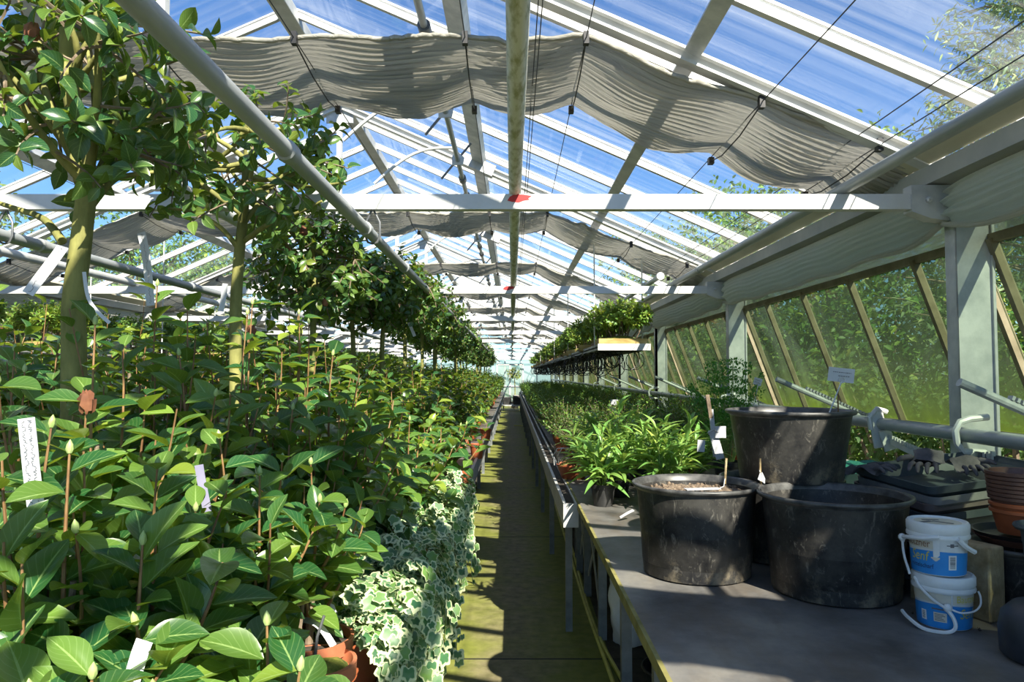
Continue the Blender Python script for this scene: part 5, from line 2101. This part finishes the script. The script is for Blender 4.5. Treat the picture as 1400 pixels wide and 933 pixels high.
# narrow leaved bright plants behind the tubs
NL = [('tallest narrow leaved bright green plant behind the soil tub', .63, 4.35, .52), ('narrow leaved plant leaning to the aisle beside the clay basket', .50, 4.05, .40), ('narrow leaved plant between the soil tub and the nested pots', .82, 3.95, .46),
      ('narrow leaved plant behind the tallest one', .82, 4.75, .47), ('narrow leaved plant close behind the nested low pots', 1.02, 4.2, .45), ('narrow leaved plant furthest back before the shrubs', .58, 4.95, .42)]
for n, (lab, X, y, hgt) in enumerate(NL):
    rg = np.random.RandomState(950 + n)
    t = thing('narrow_leaved_plant', lab, 'plant', (X, y, ZBN))
    pot_into(t, .07, .12, 'black_plastic', n=20)
    tips = []
    for q in range(10):
        a = q * 2.4
        r = .17 * math.sqrt((q + .5) / 10)
        tips.append((r * math.cos(a), r * math.sin(a), hgt * rg.uniform(.5, 1.0)))
    tips[0] = (0, 0, hgt)
    sb, fr, ends = bush(950 + n, tips, lambda g, q: (q[0] * .2, q[1] * .2, .11), .19, 9, .2, .2, .1, .75, .75, .0032, 6, 5, whorl=2, size_tip=.7, bend=.2)
    sb.build('stems', M['green_stem'], t, smooth=True)
    link('foliage', leaves_mesh('foliage', fr, T_NARROW, M['willow']), t)

# feathery plant near the wall
rg = np.random.RandomState(980)
t = thing('feathery_plant', 'feathery fine leaved green plant behind the stacked tubs by the steel post', 'plant', (1.40, 4.75, ZBN))
pot_into(t, .1, .16, 'black_plastic')
sb = MB()
fr = []
for q in range(26):
    a = q * 2.4
    r = .27 * math.sqrt((q + .5) / 26)
    tip = np.array((r * math.cos(a), r * math.sin(a), .80 - 1.9 * r * r - .35 * rg.rand() * (q > 6)))
    st = np.array((.03 * math.cos(a), .03 * math.sin(a), .16))
    mid = (st + tip) / 2 + np.array((0, 0, .12))
    pts = [bez(st, mid, tip, k / 8) for k in range(9)]
    sb.tube([tuple(p) for p in pts], [.003 - .0002 * k for k in range(9)], 4, cap=False)
    for k in range(3, 9):
        for side in (1, -1):
            tn = norm(pts[k] - pts[k - 1])
            sd = norm(np.cross(tn, (0, 0, 1))) * side
            for m_ in range(5):
                p = pts[k] + (sd * .8 + tn * .5) * (.02 + .018 * m_) - np.array((0, 0, .003 * m_ * m_))
                for s2 in (1, -1):
                    fr.append(frame(p, sd * .6 + tn * s2 * .8 + rg.normal(0, .2, 3), np.array((0, 0, 1)) + rg.normal(0, .3, 3), .024 * rg.uniform(.7, 1.2)))
sb.build('stems', M['green_stem'], t, smooth=True)
link('foliage', leaves_mesh('foliage', fr, T_LOW, M['fern']), t)

# wired bundle of white labels standing in the nested pots
t = thing('label_bundle', 'wired bundle of white labels standing in the low nested pots', 'label', (0, 0, 0))
MB().bar(D(985, 628, 3.36), D(974, 588, 3.36), .038, .004, (0, 1, 0)).build('strip', M['white_tag'], t)
MB().bar(D(978, 625, 3.38), D(972, 560, 3.38), .02, .008, (0, 1, 0)).build('stake', M['galv'], t)
MB().bar(D(972, 572, 3.38), D(967, 540, 3.38), .017, .01, (0, 1, 0)).build('stake_top', M['bark'], t)
MB().box(*[tuple(q) for q in (D(978, 599, 3.345), D(992, 583, 3.35))]).build('tag_card', M['white_tag'], t)
MB().tube([D(968, 592, 3.35), D(976, 588, 3.33), D(983, 592, 3.35), D(980, 596, 3.38), D(969, 594, 3.38)], .004, 6).build('wire', M['galv'], t)
MB().bar(D(958, 618, 3.34), D(959, 602, 3.34), .034, .004, (0, 1, 0)).build('loose_tag', M['white_tag'], t)
card('small white printed card beside the feathery plant', D(1036, 522, 4.6), .05, .045, .3, [(.008, -.015, .015), (-.006, -.015, .012)], [D(1030, 560, 4.6)])
card('small pale card on a stake among the low shrubs', D(840, 550, 6.9), .07, .045, 0, [], [D(838, 570, 6.9)])

# clay basket
q = at_depth(783, 652, 5.02)
t = thing('clay_bowl', 'terracotta bowl of brown bulbs with wire handle on the shrub bench edge', 'bowl', (q.x + .01, 5.1, ZBN))
MB().lathe([(0, 0), (.075, 0), (.08, .004), (.11, .085), (.116, .09), (.116, .1), (.106, .1), (.1, .08), (0, .078)], n=36).build('bowl', M['dull_orange'], t, smooth=True, angle=50)
for s in (-.02, .012):
    MB().tube([(-.11 + s, 0, .09), (-.118 + s, .0, .16), (-.09 + s, 0, .205), (-.045 + s, 0, .21), (-.015 + s, 0, .18), (-.01 + s, 0, .12)], .0035, 6).build('wire_handle', M['galv'], t, smooth=True)
MB().tube([(.1, -.03, .1), (.12, -.06, .06), (.125, -.07, -.0)], .008, 6).build('white_strap', M['white_tag'], t, smooth=True)
rg = random.Random(61)
for n in range(22):
    a, r = n * 2.4, .092 * math.sqrt((n + .5) / 22)
    b = MB().blob((0, 0, 0), (.02, .018, .022), 8, rg, .12)
    b.tube([(0, 0, .018), (.002, 0, .03)], [.006, .001], 5)
    o = b.build('bulb', M['terracotta' if n % 3 else 'dead'], None, smooth=True)
    o.location = (q.x + .01 + r * math.cos(a), 5.1 + r * math.sin(a), ZBN + .098 + .03 * (1 - r / .092))
    o.rotation_euler = (rg.uniform(-1, 1), rg.uniform(-1, 1), 0)
    tag(o, 'brown bulb heaped in the terracotta bowl with wire handle', 'bulb', 'bulbs in the clay bowl')

# ------------------------------------------------------------------ box plants in wooden boxes on the hanging shelves
BX = []
for s in range(3):
    rg = np.random.RandomState(1000 + s)
    t = thing('box_plant', 'box plant', 'plant', (0, 0, -50))
    b = MB()
    w, dp, h = (.44, .34, .30)[s] / 2, .11, .075
    b.box((-w, -dp, 0), (w, -dp + .014, h)).box((-w, dp - .014, 0), (w, dp, h)).box((-w, -dp, 0), (-w + .014, dp, h)).box((w - .014, -dp, 0), (w, dp, h)).box((-w, -dp, 0), (w, dp, .012))
    b.build('wooden_box', M['wood_box' if s < 2 else 'old_wood'], t)
    P = [[(-w + .014 + (2 * w - .028) * i / 10, -dp + .014 + (2 * dp - .028) * j / 6, .06 + .045 * math.sin(PI * i / 10) * math.sin(PI * j / 6) + .004 * rg.rand()) for j in range(7)] for i in range(11)]
    MB().grid(P).build('moss', M['moss' if s < 2 else 'dark_soil'], t, smooth=True)
    tb = MB()
    starts = []
    for q in range(9):
        x, y = rg.uniform(-.7, .7) * w, rg.uniform(-.5, .5) * dp
        e = (x * 1.6 + rg.normal(0, .03), y * 1.8 + rg.normal(0, .03), rg.uniform(.2, .3))
        tb.tube([(x, y, .07), ((x + e[0]) / 2 + rg.normal(0, .012), (y + e[1]) / 2, .16), e], [.007, .006, .004], 5)
        starts.append(np.array(e))
    tb.build('stems', M['bark'], t, smooth=True)
    starts = np.array(starts)
    tips = crown_tips(rg, 190, (0, 0, .29), (.32 if s == 0 else .25, .24, .17), .5, -.65)
    sb, fr, ends = bush(1000 + s, tips, lambda g, q: starts[np.argmin(np.linalg.norm(starts - q, axis=1))], .056, 10, .2, .3, 0, .6, .8, .0018, 3, 3, clump=.3)
    sb.build('twigs', M['bark'], t)
    link('foliage', leaves_mesh('foliage', fr, T_LOW, M['azalea' if s != 1 else 'shrub_leaf']), t)
    BX.append(t)
BX[0].location = (1.01, 6.75, ZSH)
tag(BX[0], 'wide box plant in a yellow wooden box at the open end of the hanging shelf', 'plant', 'box plants on the hanging shelf')
y, k = 7.1, 1
fu = [1, 0, 0]
while y < 29.3:
    i = (k * 7) % 3
    lab = f'{ORD[k]} box plant on the hanging shelf over the shrubs, from its open end'
    loc = (.98 + rnd.uniform(-.05, .05), y, ZSH)
    s = rnd.uniform(.82, 1.0)
    if not fu[i]:
        fu[i] = 1
        BX[i].location, BX[i].scale = loc, (s, s, s)
        tag(BX[i], lab, 'plant', 'box plants on the hanging shelf')
    else:
        dup(BX[i], loc, rnd.uniform(-.3, .3), s, lab, 'box plants on the hanging shelf', ('twigs', 'moss') if y > 11 else ())
    y += rnd.uniform(.38, .5) + .008 * y
    k += 1
y, k = 4.5, 0
while y < 29.3:
    i = (k * 5) % 3
    dup(BX[i], (-4.12 + rnd.uniform(-.08, .08), y, ZSL), rnd.uniform(-.3, .3), rnd.uniform(.9, 1.1), f'{ORD[k]} box plant from the camera on the shelf beyond the camellias', 'box plants on the far shelf', ('twigs',) if y > 9 else ())
    y += rnd.uniform(.5, .62) + .008 * y
    k += 1

# small potted tree at the end of the aisle
t = thing('potted_tree', 'small yellowish potted tree at the far end of the aisle', 'tree', (.12, 33.6, 0))
pot_into(t, .2, .3, 'black_plastic')
tb, sb, fr, ends = tree_mesh(1200, [(0, 0, .26), (.02, 0, .8), (0, 0, 1.3), (.03, 0, 1.6)], (.03, .015), (0, 0, 1.55), (.42, .4, .4), 60, 8, .085, T_LOW, 8)
tb.build('trunk', M['trunk'], t, smooth=True)
sb.build('twigs', M['bark'], t)
link('foliage', leaves_mesh('foliage', fr, T_LOW, M['shrub_leaf_lime']), t)

# ------------------------------------------------------------------ outside
def outdoor_tree(seed, hgt, r, n, leaf, per, m, zc=.62):
    t = thing('outdoor_tree', 'tree', 'tree', (0, 0, -50))
    rg = np.random.RandomState(seed)
    cl = [np.array((0, 0, hgt * zc))] + [np.array((rg.normal(0, r * .4), rg.normal(0, r * .4), hgt * rg.uniform(.35, .85))) for _ in range(9)]
    tb = MB().tube([(0, 0, 0), (.05, 0, hgt * .4), (0, .05, hgt * .8)], [.16, .12, .04], 8)
    for c in cl[1:]:
        tb.tube([(0, 0, c[2] * .55), tuple(c * np.array((.5, .5, .8))), tuple(c)], [.06, .04, .015], 6)
    tb.build('trunk', M['bark'], t, smooth=True)
    fr = []
    for q in range(n):
        c = cl[rg.randint(len(cl))]
        v = rg.normal(0, 1, 3)
        v /= np.linalg.norm(v)
        p = c + v * np.array((r * .5, r * .5, hgt * .17)) * (.6 + .4 * rg.rand())
        for k in range(per):
            fr.append(frame(p + rg.normal(0, leaf * .7, 3), rg.normal(0, 1, 3) + v + np.array((0, 0, -.3)), rg.normal(0, .6, 3) + v * .5 + np.array((0, 0, .7)), leaf * rg.uniform(.7, 1.2)))
    link('foliage', leaves_mesh('foliage', fr, T_LOW, M[m]), t)
    return t


OT = [outdoor_tree(1300, 7.6, 2.5, 1300, .15, 6, 'oak'), outdoor_tree(1301, 6.8, 2.3, 1300, .15, 6, 'hedge')]
OT[0].location = (7.2, 16.5, -.2)
OT[0]['label'] = 'leafy green tree outside beyond the eave, nearest of the row'
OT[1].location = (7.0, 21.5, -.2)
OT[1]['label'] = 'darker leafy tree outside beyond the eave, second of the row'
for k, (x, y, s) in enumerate([(7.5, 26, 1.05), (8, 31.5, 1.15), (8.5, 38, 1.3), (7.3, 11.6, .62)]):
    dup(OT[k % 2], (x, y, -.2), 1.3 * k + .7, s, ['leafy tree outside beyond the eave, third of the row', 'leafy tree outside beyond the eave, fourth of the row', 'leafy tree outside beyond the eave, last of the row', 'lower leafy tree outside behind the green glass wall'][k])
for k, (x, y, s) in enumerate([(-11, 9, 1.0), (-12, 15, 1.1), (-11.5, 22, 1.0), (-12, 30, 1.2), (-10.5, 3, .9)]):
    dup(OT[k % 2], (x, y, -.2), 1.7 * k, s, 'leafy tree outside beyond the far wall', 'trees beyond the far wall')
# grey green conifer close to the glass
t = thing('conifer', 'grey green feathery conifer outside, overhanging the glass roof', 'tree', (5.6, 7.6, -.2))
rg = np.random.RandomState(1400)
MB().tube([(0, 0, 0), (0, 0, 3), (0, 0, 5.9)], [.16, .11, .02], 8).build('trunk', M['bark'], t, smooth=True)
fr = []
lb = MB()
for q in range(150):
    z = 5.9 * (1 - (q / 150) ** .85) + .3
    a = q * 2.4
    L = (.35 + 2.3 * (1 - (z / 6.3)) ** .7) * rg.uniform(.7, 1.1)
    dr = np.array((math.cos(a), math.sin(a), .18))
    e = np.array((0, 0, z)) + dr * L
    lb.tube([(0, 0, z), tuple(np.array((0, 0, z)) + dr * L * .6), tuple(e - np.array((0, 0, .1)))], [.02, .012, .004], 4)
    for k in range(150):
        f = .2 + .8 * rg.rand() ** .7
        p = np.array((0, 0, z)) + dr * L * f + rg.normal(0, .09, 3) - np.array((0, 0, .1 * f))
        fr.append(frame(p, dr * .7 + rg.normal(0, .6, 3) + np.array((0, 0, -.25)), np.array((0, 0, 1)) + rg.normal(0, .5, 3), np.array((.11, .075, .08)) * rg.uniform(.6, 1.3)))
lb.build('branches', M['bark'], t)
link('foliage', leaves_mesh('foliage', fr, leaf_template(.3, 3, 2, .4, .3), M['conifer']), t)
# hedge shrubs outside the green glass wall
HG = []
for s in range(2):
    t = thing('hedge_shrub', 'shrub', 'shrub', (0, 0, -50))
    rg = np.random.RandomState(1500 + s)
    fr = []
    cl = [np.array((rg.uniform(-.5, .5), rg.uniform(-1.3, 1.3), rg.uniform(.3, 2.1))) for _ in range(26)]
    tb = MB()
    for c in cl:
        tb.tube([(c[0] * .2, c[1] * .6, 0), tuple(c * np.array((.6, .9, .6))), tuple(c)], [.025, .018, .008], 5)
    tb.build('branches', M['bark'], t)
    for q in range(1500):
        c = cl[rg.randint(len(cl))]
        v = norm(rg.normal(0, 1, 3))
        p = c + v * np.array((.36, .4, .34)) * (.55 + .45 * rg.rand())
        if p[2] < .03:
            continue
        for k in range(4):
            fr.append(frame(p + rg.normal(0, .05, 3), v + rg.normal(0, .8, 3) + np.array((0, 0, -.2)), v * .6 + np.array((0, 0, .7)) + rg.normal(0, .5, 3), .085 * rg.uniform(.6, 1.3)))
    link('foliage', leaves_mesh('foliage', fr, T_LOW, M['oak' if s else 'hedge']), t)
    HG.append(t)
y, k = 1.2, 0
hu = [0, 0]
while y < 36:
    i = k % 2
    lab = f'{ORD[k]} {"bright" if i else "dark"} green hedge shrub outside the glass wall, counted from the camera'
    loc = (3.75 + rnd.uniform(-.2, .2), y, -.15)
    s = rnd.uniform(.95, 1.2)
    if not hu[i]:
        hu[i] = 1
        HG[i].location, HG[i].scale = loc, (s, s, s)
        tag(HG[i], lab, 'shrub', 'hedge outside the glass wall')
    else:
        dup(HG[i], loc, PI * (k % 4 // 2) + rnd.uniform(-.2, .2), s, lab, 'hedge outside the glass wall')
    y += 2.3
    k += 1
y = 2
while y < 34:
    dup(HG[int(y) % 2], (-7.0, y, -.15), .2, 1.1, 'hedge shrub outside beyond the far wall', 'hedge beyond the far wall')
    y += 2.6
# ------------------------------------------------------------------ light, sky, camera
TO_SUN = Vector((.5, -1.12, 1.0)).normalized()
sun = bpy.data.lights.new('sun', 'SUN')
sun.energy = 13
sun.angle = math.radians(.55)
sun.color = (1, .94, .80)
so = bpy.data.objects.new('sun', sun)
COL.objects.link(so)
so.rotation_euler = TO_SUN.to_track_quat('Z', 'Y').to_euler()
so.location = (10, -12, 20)

w = bpy.data.worlds.new('sky')
SC.world = w
w.use_nodes = True
nt = w.node_tree
nt.nodes.clear()
out = nt.nodes.new('ShaderNodeOutputWorld')
bg = nt.nodes.new('ShaderNodeBackground')
sky = nt.nodes.new('ShaderNodeTexSky')
sky.sky_type = 'NISHITA'
sky.sun_disc = False
sky.sun_elevation = math.asin(TO_SUN.z)
sky.sun_rotation = math.atan2(TO_SUN.x, TO_SUN.y)
sky.air_density = 1.0
sky.dust_density = .2
sky.ozone_density = 3.0
tn = nt.nodes.new('ShaderNodeMix')
tn.data_type = 'RGBA'
tn.blend_type = 'MULTIPLY'
tn.inputs[0].default_value = 1
tn.inputs[7].default_value = (.72, 1.0, 1.3, 1)
nt.links.new(sky.outputs[0], tn.inputs[6])
nt.links.new(tn.outputs[2], bg.inputs['Color'])
bg.inputs['Strength'].default_value = .15
nt.links.new(bg.outputs[0], out.inputs['Surface'])

cam = bpy.data.cameras.new('camera')
cam.sensor_width = 36
cam.lens = F / 1400 * 36
cam.clip_start = .05
cam.clip_end = 300
co = bpy.data.objects.new('camera', cam)
COL.objects.link(co)
co.location = (0, 0, H)
co.rotation_euler = (PI / 2 + PITCH, 0, 0)
SC.camera = co
vs = SC.view_settings
vs.view_transform = 'Standard'
vs.look = 'None'
vs.gamma = 1
vs.use_curve_mapping = False
vs.exposure = 0.0
SC.cycles.max_bounces = 10
SC.cycles.diffuse_bounces = 4
SC.cycles.transparent_max_bounces = 24
SC.cycles.sample_clamp_indirect = 6
